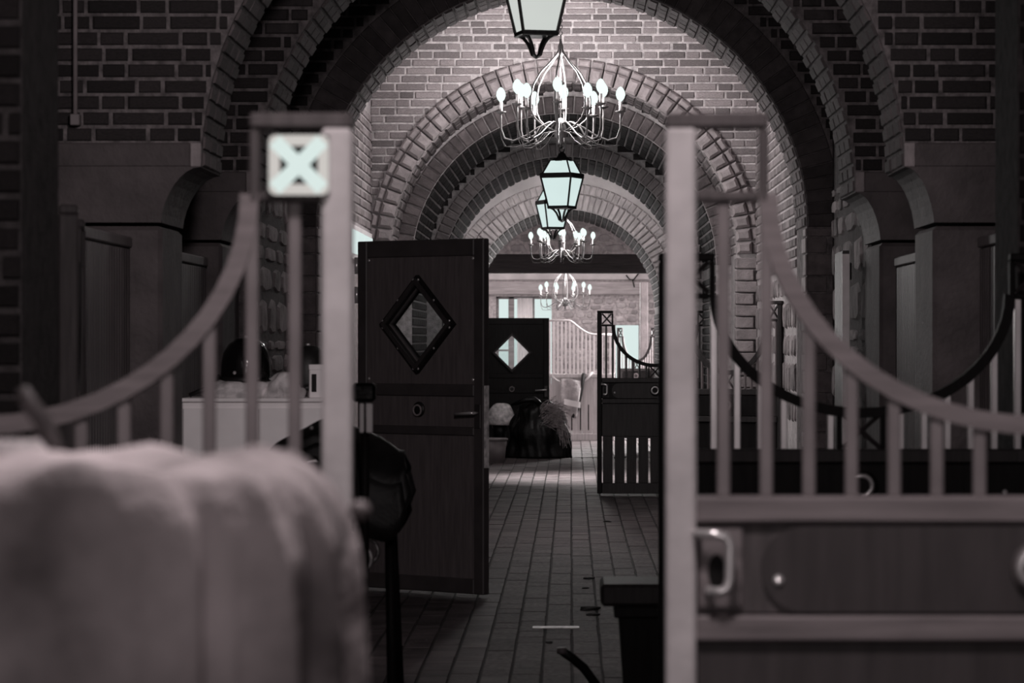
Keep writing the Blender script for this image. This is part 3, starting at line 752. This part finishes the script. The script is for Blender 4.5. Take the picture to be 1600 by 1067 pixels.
# ================================================================== DOORS
def door(name, loc, rz, W, H, dia, hz, label, z0=.02, screws=True, pm='door_panel', fm='door_frame'):
    t = thing(name, loc, label, 'door', rz)
    dx, dz, hw = dia
    f = H/2.07
    fr = .075*W/.99
    bw2 = hw*1.19
    # leaf with a lozenge opening: four slabs around it built as a frame ring
    def loz(h): return [(dx+h, dz), (dx, dz+h), (dx-h, dz), (dx, dz-h)]
    zb = z0 + H*.60*.93; zt = z0 + H
    def sample(p, n_=6):
        out = []
        for i in range(4):
            a, c = p[i], p[(i+1) % 4]
            for k in range(n_): out.append((a[0]+(c[0]-a[0])*k/n_, a[1]+(c[1]-a[1])*k/n_))
        return out
    lo = sample(loz(hw))
    outr = []
    for (x, z) in lo:
        ux, uz = x-dx, z-dz; sx = ((W-.0)-dx)/ux if ux > 1e-9 else (dx)/-ux if ux < -1e-9 else 1e9
        sz = (zt-dz)/uz if uz > 1e-9 else (dz-zb)/-uz if uz < -1e-9 else 1e9
        k = min(sx, sz); outr.append((dx+ux*k, dz+uz*k))
    b = MB(); b.ring(outr, lo, -.018, .018)
    for cx_, cz_ in ((0, zb), (W, zb), (0, zt), (W, zt)):
        # fill the corners left by the radial frame
        near_ = sorted(outr, key=lambda p: (p[0]-cx_)**2 + (p[1]-cz_)**2)
        ax = [p for p in outr if abs(p[0]-cx_) < 1e-6]; az = [p for p in outr if abs(p[1]-cz_) < 1e-6]
        if ax and az:
            pa = min(ax, key=lambda p: abs(p[1]-cz_)); pb = min(az, key=lambda p: abs(p[0]-cx_))
            b.prism([(cx_, cz_), pa, pb], -.018, .018)
    b.build('upper_panel', pm, t)
    MB().cbox(fr, W-fr, -.016, .016, z0, zb, .003).build('lower_panel', pm, t)
    for x in (0, W-fr): MB().cbox(x, x+fr, -.028, .028, z0, zt, .006).build('stile', fm, t)
    for a, c in ((zt-.10*f, zt), (z0+H*.555, z0+H*.590), (z0+H*.445, z0+H*.470), (z0, z0+.09*f)):
        MB().cbox(fr, W-fr, -.027, .027, a, c, .006).build('rail', fm, t)
    MB().ring(loz(hw*1.21), loz(hw*1.0), -.050, -.017).build('window_surround', 'wood_black', t)
    MB().ring(loz(hw*1.13), loz(hw*.985), -.062, -.050).build('window_bead', 'wood_dark', t)
    MB().ring(loz(hw*1.21), loz(hw*1.0), .017, .045).build('window_surround', 'wood_black', t)
    p = loz(hw*1.02); MB().prism(p, -.003, .003).build('pane', 'glass', t)
    if screws:
        L = loz(hw*1.175)
        for i in range(4):
            for k in (.07, .5, .93):
                x = L[i][0]+(L[(i+1)%4][0]-L[i][0])*k; z = L[i][1]+(L[(i+1)%4][1]-L[i][1])*k
                MB().lathe([(0,-.004),(.006,-.003),(.008,0)], 8, (x, -.050, z), 'y').build('screw', 'chrome', t, True)
        for x in (fr+.012, W-fr-.012):
            for z in (zt-.115, z0+H*.603): MB().lathe([(0,-.005),(.008,-.004),(.010,0)], 8, (x, -.018, z), 'y').build('screw', 'chrome', t, True)
        for z in (z0+H*.93, z0+H*.845, z0+.3): MB().lathe([(.012,-.05),(.012,.05)], 8, (-.012, -.02, z), 'z').build('hinge', 'chrome', t, True)
    MB().lathe([(.045,0),(.045,-.006),(.02,-.012)], 16, (W*.49, -.016, hz+.015), 'y').build('ring_rosette', 'iron', t, True)
    MB().torus((W*.49, -.035, hz+.01), .03, .006, 'y').build('ring_handle', 'bar_metal', t, True)
    MB().cbox(W-fr*.85, W-fr*.25, -.034, -.026, hz-.09, hz+.05, .003).build('lock_plate', 'bar_dark', t)
    MB().tube([(W-fr*.55, -.03, hz), (W-fr*.55, -.075, hz), (W-fr*.8, -.08, hz), (W-fr*.55-.14, -.075, hz-.008)], .009, 8).build('lever_handle', 'chrome', t, True)
    MB().cbox(W-.002, W+.004, -.02, .02, hz-.32, hz+.16, .001).build('edge_plate', 'pale_metal', t)
    return t
dvec = (SX(760,269) - SX(563,260), SY(269) - SY(260))
dW = math.hypot(*dvec)
door('stable_door', (SX(563,260), SY(260), 0), math.atan2(dvec[1], dvec[0]), dW, 2.07, (dW*.492, 1.592, .240), 1.075, 'tall dark panelled door with a lozenge window standing ajar on the left')
door('stable_door', (SX(858,120)-.95, SY(120), 0), 0, .95, 1.765, (.95-.483, 1.335, .222), .85, 'far black door with a bright lozenge window behind the bin bag', screws=False, pm='wood_black', fm='wood_black')
jp = MB().cbox(SX(563,260)-.16, SX(563,260)-.06, SY(260)-.05, SY(260)+.10, 0, 2.2, .008).build('door_post', 'wood_gate')
tag(jp, 'dark upright post on which the tall lozenge-window door hangs', 'post')

# ================================================================== LAMPS
def chandelier(name, loc, s, label, n=12, power=60, chain=1.0):
    t = thing(name, loc, label, 'chandelier', .2)
    def S(p): return tuple(q*s for q in p)
    r = .48
    MB().lathe([(0,-.11*s),(.012*s,-.10*s),(.02*s,-.075*s),(.012*s,-.06*s),(.05*s,-.045*s),(.055*s,0),(.04*s,.05*s),(.025*s,.10*s),(0,.11*s)], 14).build('hub', 'chand_metal', t, True)
    MB().torus((0,0,-.12*s), .018*s, .005*s, 'y', 14, 6).build('hub_ring', 'iron', t, True)
    for k in range(6):
        a = 2*PI*k/6 + .15; c, sn = math.cos(a), math.sin(a)
        P_ = [(.012,.66),(.03,.62),(.09,.55),(.17,.47),(.23,.37),(.255,.26),(.25,.16),(.22,.10),(.15,.04),(.05,.0)]
        MB().tube([S((q*c, q*sn, z)) for q, z in P_], .0075*s, 6).build('rib', 'chand_metal', t, True)
    MB().lathe([(.015*s,.60*s),(.022*s,.63*s),(.022*s,.68*s),(.012*s,.71*s),(.008*s,.74*s)], 10).build('neck', 'chand_metal', t, True)
    MB().tube([(0,0,.05*s),(0,0,.62*s)], .006*s, 6).build('stem', 'chand_metal', t)
    # chain
    z = .74*s; i = 0; ch = MB()
    while z < chain:
        ch.torus((0,0,z+.018*s), .014*s, .004*s, 'y' if i % 2 else 'x', 10, 5); z += .026*s; i += 1
    ch.build('chain', 'chand_metal', t, True)['kind'] = 'stuff'
    for k in range(n):
        a = 2*PI*k/n + .26; c, sn = math.cos(a), math.sin(a)
        low = k % 2
        rr = r*(1.0 if low else .80); zc = .15 if low else .20
        P_ = [(.03,.06),(.10,.07),(.18,.03),(.28*rr/r,-.035),(.38*rr/r,-.075),(.45*rr/r,-.055),(rr*.995,.02),(rr,.10),(rr,zc)]
        ar = MB().tube([S((q*c, q*sn, z)) for q, z in P_], .0075*s, 6).build('arm', 'chand_metal', t, True)
        P2 = [(.05,.0),(.15,-.02),(.26*rr/r,-.09),(.36*rr/r,-.125),(.44*rr/r,-.12),(rr*.99,-.06),(rr,.0)]
        MB().tube([S((q*c, q*sn, z)) for q, z in P2], .004*s, 5).build('scroll', 'chand_metal', ar, True)
        MB().lathe([(.008*s,(zc-.01)*s),(.042*s,(zc+.004)*s),(.044*s,(zc+.010)*s),(.012*s,(zc+.012)*s)], 12, S((rr*c, rr*sn, 0))).build('drip_pan', 'chand_metal', ar, True)
        MB().lathe([(.013*s,(zc+.01)*s),(.013*s,(zc+.085)*s)], 8, S((rr*c, rr*sn, 0))).build('candle_sleeve', 'candle', ar, True)
        MB().lathe([(.010*s,(zc+.085)*s),(.030*s,(zc+.11)*s),(.039*s,(zc+.137)*s),(.035*s,(zc+.168)*s),(.018*s,(zc+.196)*s),(.003*s,(zc+.205)*s)], 10, S((rr*c, rr*sn, 0))).build('bulb', 'bulb', ar, True)  # bulb widened so its shape carries the surrounding glow
    point(name + '_light', (loc[0], loc[1], loc[2]+.40*s), power, .10*s)
    return t
s1 = 195.0
chandelier('chandelier', (SX(876, s1), SY(s1), SZ(205, s1)), 1.0, 'large twelve-arm chandelier with lit candle bulbs under the near vault', 12, 125, 1.4)
s2 = 130.0
chandelier('chandelier', (SX(878, s2), SY(s2), SZ(398, s2)), .78, 'smaller lit chandelier hanging in front of the last arch', 12, 62, 1.9)
s3 = 98.0
chandelier('chandelier', (SX(883, s3), SY(s3), SZ(474, s3)), .86, 'farthest lit chandelier hanging below the dark beam', 8, 40, 1.55)
def lantern(loc, rz, label, glassm, power, chain):
    t = thing('lantern', loc, label, 'lantern', rz)
    b0, t0, h = .100, .152, .262
    def quad(hw0, z0, hw1, z1, k, inset=.0, y=0):
        a = k*PI/2; c, s_ = math.cos(a), math.sin(a)
        P_ = [(-hw0, -hw0, z0), (hw0, -hw0, z0), (hw1, -hw1, z1), (-hw1, -hw1, z1)]
        return [(p[0]*c - p[1]*s_, p[0]*s_ + p[1]*c, p[2]) for p in P_]
    for k in range(4):
        b = MB(); q = quad(b0-.006, .0, t0-.006, h, k); q2 = [(x*.97, y*.97, z) for x, y, z in q]
        b.add(q + q2, [(0,1,2,3),(7,6,5,4),(0,4,5,1),(1,5,6,2),(2,6,7,3),(3,7,4,0)]); b.build('pane', glassm, t)
        b = MB(); q = quad(t0-.020, h+.05, .085, h+.165, k); q2 = [(x*.96, y*.96, z) for x, y, z in q]
        b.add(q + q2, [(0,1,2,3),(7,6,5,4),(0,4,5,1),(1,5,6,2),(2,6,7,3),(3,7,4,0)]); b.build('roof_pane', glassm, t)
        a = k*PI/2 + PI/4; c, s_ = math.cos(a)*1.4142, math.sin(a)*1.4142
        MB().tube([(b0*c, b0*s_, -.005), (t0*c, t0*s_, h+.005)], .0095, 6).build('corner_bar', 'iron', t)
        MB().tube([((t0-.012)*c, (t0-.012)*s_, h+.045), (.086*c, .086*s_, h+.168)], .0085, 6).build('roof_bar', 'iron', t)
        # curved foot bracket
        pts = [(b0*.85*c, b0*.85*s_, -.018), (b0*.62*c, b0*.62*s_, -.032), (b0*.40*c, b0*.40*s_, -.065), (b0*.26*c, b0*.26*s_, -.105), (b0*.2*c, b0*.2*s_, -.13), (0, 0, -.146)]
        MB().tube(pts, .0105, 6).build('foot_scroll', 'iron', t, True)
    MB().cbox(-t0-.012, t0+.012, -t0-.012, t0+.012, h, h+.048, .008).build('rim', 'iron', t)
    MB().cbox(-b0-.008, b0+.008, -b0-.008, b0+.008, -.028, .002, .006).build('base_plate', 'iron', t)
    MB().lathe([(.095,h+.162),(.095,h+.178),(.05,h+.20),(.03,h+.235),(.012,h+.25)], 12).build('cap', 'iron', t, True)
    MB().torus((0,0,h+.27), .024, .006, 'y', 14, 6).build('hanging_ring', 'iron', t, True)
    z = h+.29; i = 0; ch = MB()
    while z < chain:
        ch.torus((0,0,z+.018), .014, .004, 'y' if i % 2 else 'x', 10, 5); z += .026; i += 1
    if ch.v: ch.build('chain', 'iron', t, True)['kind'] = 'stuff'
    point('lantern_light', (loc[0], loc[1], loc[2]-.35), power, .08)
    return t
lantern((SX(838,272), SY(272), SZ(50,272)), R(14), 'nearest iron lantern cut by the top of the picture', 'lamp_glass_soft', 1.5, .62)
lantern((SX(878,165), SY(165), SZ(322,165)), R(-22), 'middle iron lantern hanging below the large chandelier', 'lamp_glass', 4, .62)
lantern((SX(864,135), SY(135), SZ(355,135)), R(20), 'farthest iron lantern partly behind the middle one', 'lamp_glass', 4, 1.2)

# ================================================================== LEFT AND RIGHT FURNISHINGS
def partition(x, y0, y1, z1, label, side):
    t = thing('stall_partition', (x, y0, 0), label, 'partition')
    n_ = int((y1-y0)/.075); p = (y1-y0)/n_
    for i in range(n_): MB().cbox(-.02, .02, i*p+.004, (i+1)*p-.004, .05, z1, .008).build('board', 'ribbed', t)
    for z in (.0, z1): MB().cbox(-.03, .03, 0, y1-y0, z, z+.05, .006).build('rail', 'wood_gate', t)
partition(-2.08, 11.3, SY(333) - .05, 1.93, 'dark ribbed board partition left of the nearest pier', -1)
partition(-2.02, SY(316) + .05, SY(284) - .05, 1.90, 'dark ribbed board partition between the two left piers', -1)
partition(1.93, 11.3, SY(333) - .05, 1.93, 'dark ribbed board partition right of the nearest pier', 1)
partition(1.80, SY(316) + .05, SY(284) - .05, 1.90, 'dark ribbed board partition between the two right piers', 1)
# dark plank door on the right wall its lit edge coloured in as a pale strip
t = thing('stall_door', (1.60, SY(269) + .03, 0), 'dark plank door with a pale lit edge beside the right pier', 'door', R(89))
for i in range(5): MB().cbox(i*.13, i*.13+.126, -.02, .02, .05, 2.02, .004).build('plank', 'wood_dark', t)
for z in (.3, 1.1, 1.85): MB().cbox(.02, .63, -.035, -.02, z, z+.1, .004).build('ledge', 'wood_black', t)
MB().cbox(-.02, -.002, -.022, .022, .6, 2.0, .003).build('lit_edge_strip', 'steel_pale', t)
# conduit on the left wall
c = thing('conduit_pipe', (SX(104,340), SY(333)-.05, 0), 'thin pale conduit running down the left brick wall', 'pipe')
MB().tube([(0,0,SZ(176,340)), (0,0,4.9)], .011, 8).build('pipe', 'bar_metal', c, True)
MB().cbox(-.022, .022, -.02, .045, SZ(190,340), SZ(172,340), .004).build('end_box', 'plastic_grey', c)
# pale strip on the right jamb, coloured in for a slot of light
o = MB().cbox(SX(1150,180), SX(1160,180), SY(180)-.03, SY(180), SZ(500,180), SZ(428,180), .004).build('light_slot_strip', 'steel_pale')
tag(o, 'narrow pale upright strip for a light slot on the right jamb of the stepped arch', 'board')

# white cabinet with helmets
sC = 312.0; yC = SY(sC)
cb = thing('cabinet', (SX(284,sC), yC, 0), 'plain white chest-high cabinet carrying riding helmets', 'cabinet')
cw = SX(520,sC)-SX(284,sC); chh = SZ(622,sC)
MB().cbox(0, cw, .0, .42, .05, chh-.02, .006).build('body', 'white_paint', cb)
MB().cbox(-.008, cw+.008, -.012, .43, chh-.02, chh, .005).build('top', 'white_paint', cb)
for i in (0, 1):
    dr = MB().cbox(i*cw/2+.008, (i+1)*cw/2-.008, -.016, 0, .08, chh-.05, .004).build('door', 'white_paint', cb)
    MB().cbox(cw/2 + (-.05 if i == 0 else .04), cw/2 + (-.04 if i == 0 else .05), -.035, -.016, .75, .9, .003).build('handle', 'chrome', dr)
MB().box(.02, cw-.02, .02, .40, 0, .05).build('plinth', 'wood_black', cb)
ztop = chh
def helmet(px, py, w_, label, rz, mt, dz=0):
    t = thing('riding_helmet', (SX(px,sC), yC+.2, ztop+.006+dz), label, 'helmet', rz, 'riding helmets on the white cabinet')
    r = w_/2
    MB().lathe([(r*.97,0),(r*1.0,.04),(r*.98,.10),(r*.9,.15),(r*.7,.195),(r*.4,.222),(.004,.228)], 24).build('shell', mt, t, True)
    MB().lathe([(r*1.005,.0),(r*1.03,.012),(r*1.005,.028)], 24).build('band', 'leather', t, True)
    b = MB(); b.grid(lambda u, v: ((r*.95+.07*math.sin(PI*u)*v)*math.cos(PI*(u-.5)*.9), (r*.95+.07*math.sin(PI*u)*v)*math.sin(PI*(u-.5)*.9), .03-.025*v*math.sin(PI*u)), 14, 4)
    o = b.build('peak', mt, t, True); o.modifiers.new('t', 'SOLIDIFY').thickness = .006
    MB().lathe([(.011,.226),(.011,.236),(.0,.238)], 10).build('button', 'chrome', t, True)
    for k in (-1, 1): MB().lathe([(.0,-.006),(.008,-.004),(.010,0)], 8, (k*r*.35, -r*.93, .05), 'y').build('rivet', 'chrome', t, True)
helmet(378, 552, .26, 'taller glossy black riding helmet on the left of the white cabinet', R(0), 'gloss_black', .07)
helmet(476, 575, .23, 'lower dark riding helmet on the right of the white cabinet', R(200), 'leather', .03)
def lump(name, c, rx, ry, rz_, mt, label, cat, seed, amp=.25, fr=3.0, nu=28, nv=14, group=None, par=None):
    rnd = random.Random(seed); ph = [rnd.uniform(0, 6.3) for _ in range(9)]
    def fn(u, v):
        a = 2*PI*u; e = PI/2*v
        k = 1 + amp*(math.sin(fr*a+ph[0]+2*e)*.4 + math.sin(2*fr*a+ph[1]-4*e)*.25 + math.sin(fr*1.0*e*3+ph[2]+a)*.25 + math.sin(5*fr*a+ph[3]+9*e)*.12)
        if u in (0.0,): pass
        return (c[0] + rx*k*math.cos(a)*math.cos(e)**.7, c[1] + ry*k*math.sin(a)*math.cos(e)**.7, c[2] + rz_*math.sin(e)*(1+ .5*amp*math.sin(2*a+ph[4])*math.cos(e)))
    b = MB(); b.grid(fn, nu, nv, True)
    b.f.append(tuple(range(nu-1, -1, -1)))
    o = b.build(name, mt, par, True)
    if label: tag(o, label, cat, group)
    return o
lump('crumpled_cloth', (SX(372,sC), yC+.19, ztop), .21, .17, .10, 'paper', 'crumpled pale cloth under the taller helmet on the cabinet', 'cloth', 3, .22)
lump('plastic_wrap', (SX(442,sC), yC+.12, ztop), .11, .10, .13, 'paper', 'crumpled shiny wrapping beside the taller helmet on the cabinet', 'wrapping', 5, .3)
t = thing('small_carton', (SX(482,sC), yC+.06, ztop), 'small white carton with dark side at the cabinet corner', 'box', R(12))
MB().cbox(0, .085, 0, .07, 0, .165, .004).build('body', 'white_paint', t); MB().cbox(.01, .035, -.003, .0, .03, .12, .001).build('printed_side', 'wood_black', t)
MB().cbox(-.003, .088, -.003, .073, .14, .168, .003).build('lid', 'white_paint', t)
o = MB().tube([(SX(292,sC), yC+.1, ztop+.012), (SX(320,sC), yC+.12, ztop+.05), (SX(338,sC), yC+.15, ztop+.11)], .012, 6).build('riding_crop', 'leather', None, True)
tag(o, 'thin black riding crop leaning beside the crumpled cloth', 'riding crop')

# saddle on a stand
sD = 400.0; yD = SY(sD)
t = thing('saddle', (0, yD, 0), 'black leather saddle on a stand in front of the tall door', 'saddle')
xa, xb = SX(424,sD), SX(632,sD)
def sad(u, v):
    x = xa + (xb-xa)*u
    top = SZ(698,sD) + .085*math.sin(PI*min(1, u*1.05))**.8 + .03*math.exp(-((u-.42)/.14)**2) - .05*max(0, u-.75)
    q = (v-.5)*2; aq = abs(q)
    drop = (.10 + .30*math.exp(-((u-.70)/.27)**4)) * aq**1.6
    return (x + .05*aq*aq*(u-.3), math.copysign(min(aq, .55)/.55*.15 + .03*aq, q) if aq > 0 else 0, top - drop)
b = MB(); b.grid(sad, 26, 25); o = b.build('seat', 'leather', t, True); o.modifiers.new('t', 'SOLIDIFY').thickness = .018
b = MB(); b.grid(lambda u, v: (lambda p: (p[0]*1.0 + .01, p[1]*1.10, p[2]-.035))(sad(.12+.84*u, .02+.96*v)), 20, 17); o = b.build('saddle_flap', 'leather', t, True); o.modifiers.new('t', 'SOLIDIFY').thickness = .012
MB().lathe([(0,-.006),(.008,-.004),(.009,0)], 10, (SX(491,sD), -.13, SZ(667,sD)), 'y').build('stud', 'chrome', t, True)
for k in (-1, 1):
    MB().tube([(SX(560,sD), k*.17, 1.1), (SX(565,sD), k*.20, .95), (SX(566,sD), k*.21, .72)], .014, 6).build('stirrup_leather', 'leather', t, True)
    MB().torus((SX(566,sD), k*.21, .66), .05, .008, 'y', 16, 6).build('stirrup_iron', 'chrome', t, True)
st = thing('saddle_stand', (SX(528,sD), yD, 0), 'dark trestle stand under the black saddle', 'stand')
MB().tube([(-.24,0,.98), (.26,0,.98)], .045, 10).build('beam', 'wood_dark', st, True)
for kx in (-.2, .2):
    for ky in (-1, 1): MB().tube([(kx, ky*.02, .97), (kx*1.15, ky*.26, .0)], .02, 8).build('leg', 'wood_black', st, True)
t = thing('grooming_caddy', (SX(570,430), SY(430), 0), 'black-topped fork handle with two pale prongs behind the saddle', 'fork')
MB().tube([(-.005,0,.0), (0,0,.9), (0,0,1.22)], .016, 8).build('shaft', 'wood_black', t, True)
MB().cbox(-.045, .04, -.03, .03, SZ(628,430), SZ(598,430), .012).build('head', 'plastic_black', t)
for px_, w_ in ((566, .008), (578, .012)): MB().cbox(SX(px_,430)-SX(570,430)-w_, SX(px_,430)-SX(570,430)+w_, -.035, -.02, SZ(676,430), SZ(630,430), .004).build('prong', 'white_paint', t)
t.name = 'hay_fork'

# rug over a rack in the left foreground
t = thing('rug', (0,0,0), 'pale rumpled fleece rug heaped over a rack in the left foreground', 'rug')
cx_, cy_, zt_ = -.795, 3.42, 1.375
def rugf(u, v):
    a = 2*PI*u; c, s_ = math.cos(a), math.sin(a)
    ex = math.copysign(abs(c)**.4, c); ey = math.copysign(abs(s_)**.5, s_)
    if v < .4:
        q = v/.4; rad = .84*q; z = zt_ - .012*q*q
    elif v < .6:
        q = (v-.4)/.2; rad = .84 + .12*math.sin(q*PI/2); z = zt_ - .012 - .12*(1-math.cos(q*PI/2))
    else:
        q = (v-.6)/.4; rad = .96 + .04*q; z = zt_ - .132 - .75*q
    f_ = max(0, v-.36)
    fold = 1 + f_*(.085*math.sin(15*a+1.3*math.sin(3*a)) + .05*math.sin(31*a+2+3*v) + .02*math.sin(53*a))
    wx, wy = ex*rad, ey*rad
    z += .007*math.sin(11*wx+2)*math.sin(6*wy+1) + .006*math.sin(23*wx+5*wy) + .003*math.sin(41*wx-17*wy)
    return (cx_ + .565*ex*rad*fold, cy_ + .30*ey*rad*fold, z)
b = MB(); b.grid(rugf, 200, 60, True); b.build('fleece', 'rug', t, True).modifiers.new('t', 'SOLIDIFY').thickness = .012
rk = thing('rug_rack', (cx_, cy_, 0), 'wooden rack with a pale round knob under the foreground rug', 'rack')
MB().tube([(-.5,.30,1.285), (SX(563,1250)-cx_-.02,.40,1.285)], .018, 10).build('rail', 'wood_gate', rk, True)
MB().lathe([(.003,-.014),(.011,-.009),(.013,0),(.011,.009),(.003,.014)], 14, (SX(563,1250)-cx_, .405, 1.288), 'x').build('knob', 'bar_metal', rk, True)
for kx in (-.42, .42):
    for ky in (-.18, .18): MB().cbox(kx-.02, kx+.02, ky-.02, ky+.02, 0, 1.25, .004).build('leg', 'wood_gate', rk)
    MB().cbox(kx-.018, kx+.018, -.18, .18, 1.20, 1.25, .004).build('cross_piece', 'wood_gate', rk)
MB().cbox(-.45, .45, -.02, .02, 1.2, 1.25, .004).build('top_bar', 'wood_gate', rk)
o = MB().cbox(-1.0, SX(54,1370), 3.44, 3.60, 1.352, 1.384, .010).build('folded_towel', 'towel'); tag(o, 'folded pale towel lying on top of the rug at the left edge', 'towel')
o = MB().tube([(SX(34,1330), 3.61, SZ(606,1330)), (SX(46,1330), 3.61, SZ(632,1330)), (SX(70,1330), 3.61, SZ(662,1330)), (SX(82,1330), 3.61, SZ(700,1330)), (SX(86,1330), 3.60, SZ(735,1330))], [.008,.011,.012,.012,.010], 8).build('leather_strap', 'strap', None, True)
tag(o, 'short stiff leather strap standing up behind the rug at left', 'strap')

# bin, hose, floor bits
sN = 420.0; yN = SY(sN)
t = thing('feed_bin', (SX(938,sN), yN, 0), 'dark feed bin with an overhanging lid behind the right gate post', 'bin')
MB().cbox(0, .36, -.15, .25, SZ(942,sN), SZ(908,sN), .012).build('lid', 'wood_dark', t)
b = MB(); z0_, z1_ = .0, SZ(942,sN)
b.add([(.10,-.09,z0_),(.30,-.09,z0_),(.30,.19,z0_),(.10,.19,z0_),(.065,-.13,z1_),(.34,-.13,z1_),(.34,.23,z1_),(.065,.23,z1_)], [(0,3,2,1),(4,5,6,7),(0,1,5,4),(1,2,6,5),(2,3,7,6),(3,0,4,7)])
b.build('body', 'wood_black', t); MB().cbox(.05, .355, -.14, .24, SZ(960,sN), SZ(943,sN), .004).build('rim', 'wood_black', t)
sH = 395.0; yH = SY(sH)
t = thing('hose', (0, yH, 0), 'black curved hose end rising from the floor beside the feed bin', 'hose')
MB().tube([(SX(880,sH),-.06,SZ(1016,sH)), (SX(893,sH),-.03,SZ(1026,sH)), (SX(912,sH),0,SZ(1043,sH)), (SX(932,sH),.04,SZ(1072,sH)), (SX(948,sH),.10,.05), (SX(975,sH),.2,.02), (SX(1010,sH),.35,.02)], .0185, 10).build('pipe', 'rubber', t, True)
MB().lathe([(.0195,-.012),(.021,0),(.0195,.012)], 10, (SX(878,sH), -.065, SZ(1014,sH))).build('end_collar', 'plastic_grey', t, True)
o = MB().cbox(SX(832,300), SX(905,300), SY(300)-.05, SY(300)+.05, 0, .006, .002).build('drain_strip', 'pale_metal'); tag(o, 'short pale metal strip set across the brick floor', 'metal strip')
deb = [(922, 952, .05, 'largest dark straw clump on the floor left of the feed bin'), (927, 961, .03, 'flat dark straw clump just below the largest clump'), (920, 904, .03, 'small dark clump above the feed bin lid level'), (915, 919, .02, 'tiny dark clump between the small clump and the largest clump'), (858, 1004, .02, 'tiny dark clump near the pale metal strip'), (949, 815, .03, 'dark clump in front of the far stall gate')]
for i, (px_, py_, r_, lb) in enumerate(deb):
    s_ = (py_-VPY)/CH
    lump('straw_clump', (SX(px_,s_), SY(s_), 0), r_*1.1, r_*1.8, r_*.35, 'debris', lb, 'straw', 20+i, .5, 2, 18, 6, 'dark clumps on the aisle floor')

# far clutter: bag, buckets, sack, hay
sG = 123.0; yG = SY(sG)
bg = thing('bin_bag', (0,0,0), 'bulging black plastic bag slumped in the far aisle', 'bag')
o = lump('bag_body', (SX(842,sG), yG+.1, 0), .39, .30, .74, 'plastic_black', None, None, 7, .22, 4, 90, 36, par=bg)
MB().tube([(SX(800,sG), yG-.05, SZ(632,sG)), (SX(820,sG), yG-.1, SZ(625,sG)), (SX(835,sG), yG-.08, SZ(624,sG)), (SX(850,sG), yG-.05, SZ(634,sG))], [.02,.035,.04,.02], 8).build('bag_neck', 'plastic_black', bg, True)
hb = MB(); rnd = random.Random(4)
for i in range(420):
    bx_, by_, bz_ = SX(rnd.uniform(842,868),sG), yG - rnd.uniform(-.1,.22), SZ(rnd.uniform(632,668),sG)
    a = rnd.uniform(-.4, 1.2); L_ = rnd.uniform(.08,.22)
    p0_ = Vector((bx_, by_, bz_)); d = Vector((math.cos(a)*.9, rnd.uniform(-.5,.3), math.sin(a)*.7 + .1)).normalized()
    p2_ = p0_ + d*L_ - Vector((0,0,.25*L_)); p1_ = p0_ + d*L_*.5
    hb.tube([p0_, p1_, p2_], .0028, 3)
for i in range(60):
    bx_ = SX(rnd.uniform(868,884),sG); z_ = SZ(rnd.uniform(640,668),sG)
    hb.tube([(bx_-.12, yG-.1, z_+.02), (bx_, yG-.12, z_), (bx_+rnd.uniform(0,.08), yG-.12, z_-rnd.uniform(.12,.3))], .0028, 3)
o = hb.build('hay_bundle', 'hay'); tag(o, 'loose hay spilling from the right side of the black bag', 'hay', kind='stuff')
def bucket(name, px, r0, r1, h, s_, label, mt, z=0):
    t = thing(name, (SX(px,s_), SY(s_), z), label, 'bucket', .3)
    MB().lathe([(r0*.3,.004),(r0,.0),(r1,h),(r1-.008,h),(r0-.01,.012),(r0*.3,.012)], 28).build('body', mt, t, True)
    MB().lathe([(r1,h-.03),(r1+.014,h-.025),(r1+.014,h),(r1,h+.004)], 28).build('rim', mt, t, True)
    MB().torus((0,0,h-.02), r1+.008, .005, 'y', 16, 5, PI, 2*PI).build('bail', 'bar_metal', t, True)
bucket('grey_tub', 771, .135, .165, .30, 128, 'large grey plastic tub by the foot of the tall door', 'plastic_grey')
bucket('black_bucket', 787, .075, .098, .27, 125.5, 'black bucket behind the grey tub', 'plastic_black', .0)
bpy.data.objects['black_bucket'].location = (SX(781,122), SY(122), SZ(692,122))
pb = MB().cbox(SX(752,122), SX(792,122), SY(122)-.15, SY(122)+.15, 0, SZ(692,122), .01).build('wooden_crate', 'wood_black'); tag(pb, 'dark low crate carrying the black bucket', 'crate')
lump('feed_sack', (SX(783,122), SY(122)-.0, SZ(664,122)), .20, .13, .28, 'paper', 'crumpled pale paper sack standing in the black bucket', 'sack', 9, .2, 2, 40, 16)
# twig-like wires on the upper right of the end room wall
t = thing('wall_wires', (0, 51.9, 0), 'thin dark wires on the lintel right of the farthest chandelier', 'wires')
MB().tube([(SX(978,sE),0,SZ(430,sE)), (SX(984,sE),0,SZ(437,sE)), (SX(990,sE),0,SZ(437,sE)), (SX(998,sE),0,SZ(427,sE))], .012, 6).build('wire', 'iron', t, True)
MB().tube([(SX(988,sE),0,SZ(437,sE)), (SX(991,sE),0,SZ(449,sE))], .012, 6).build('wire', 'iron', t, True)
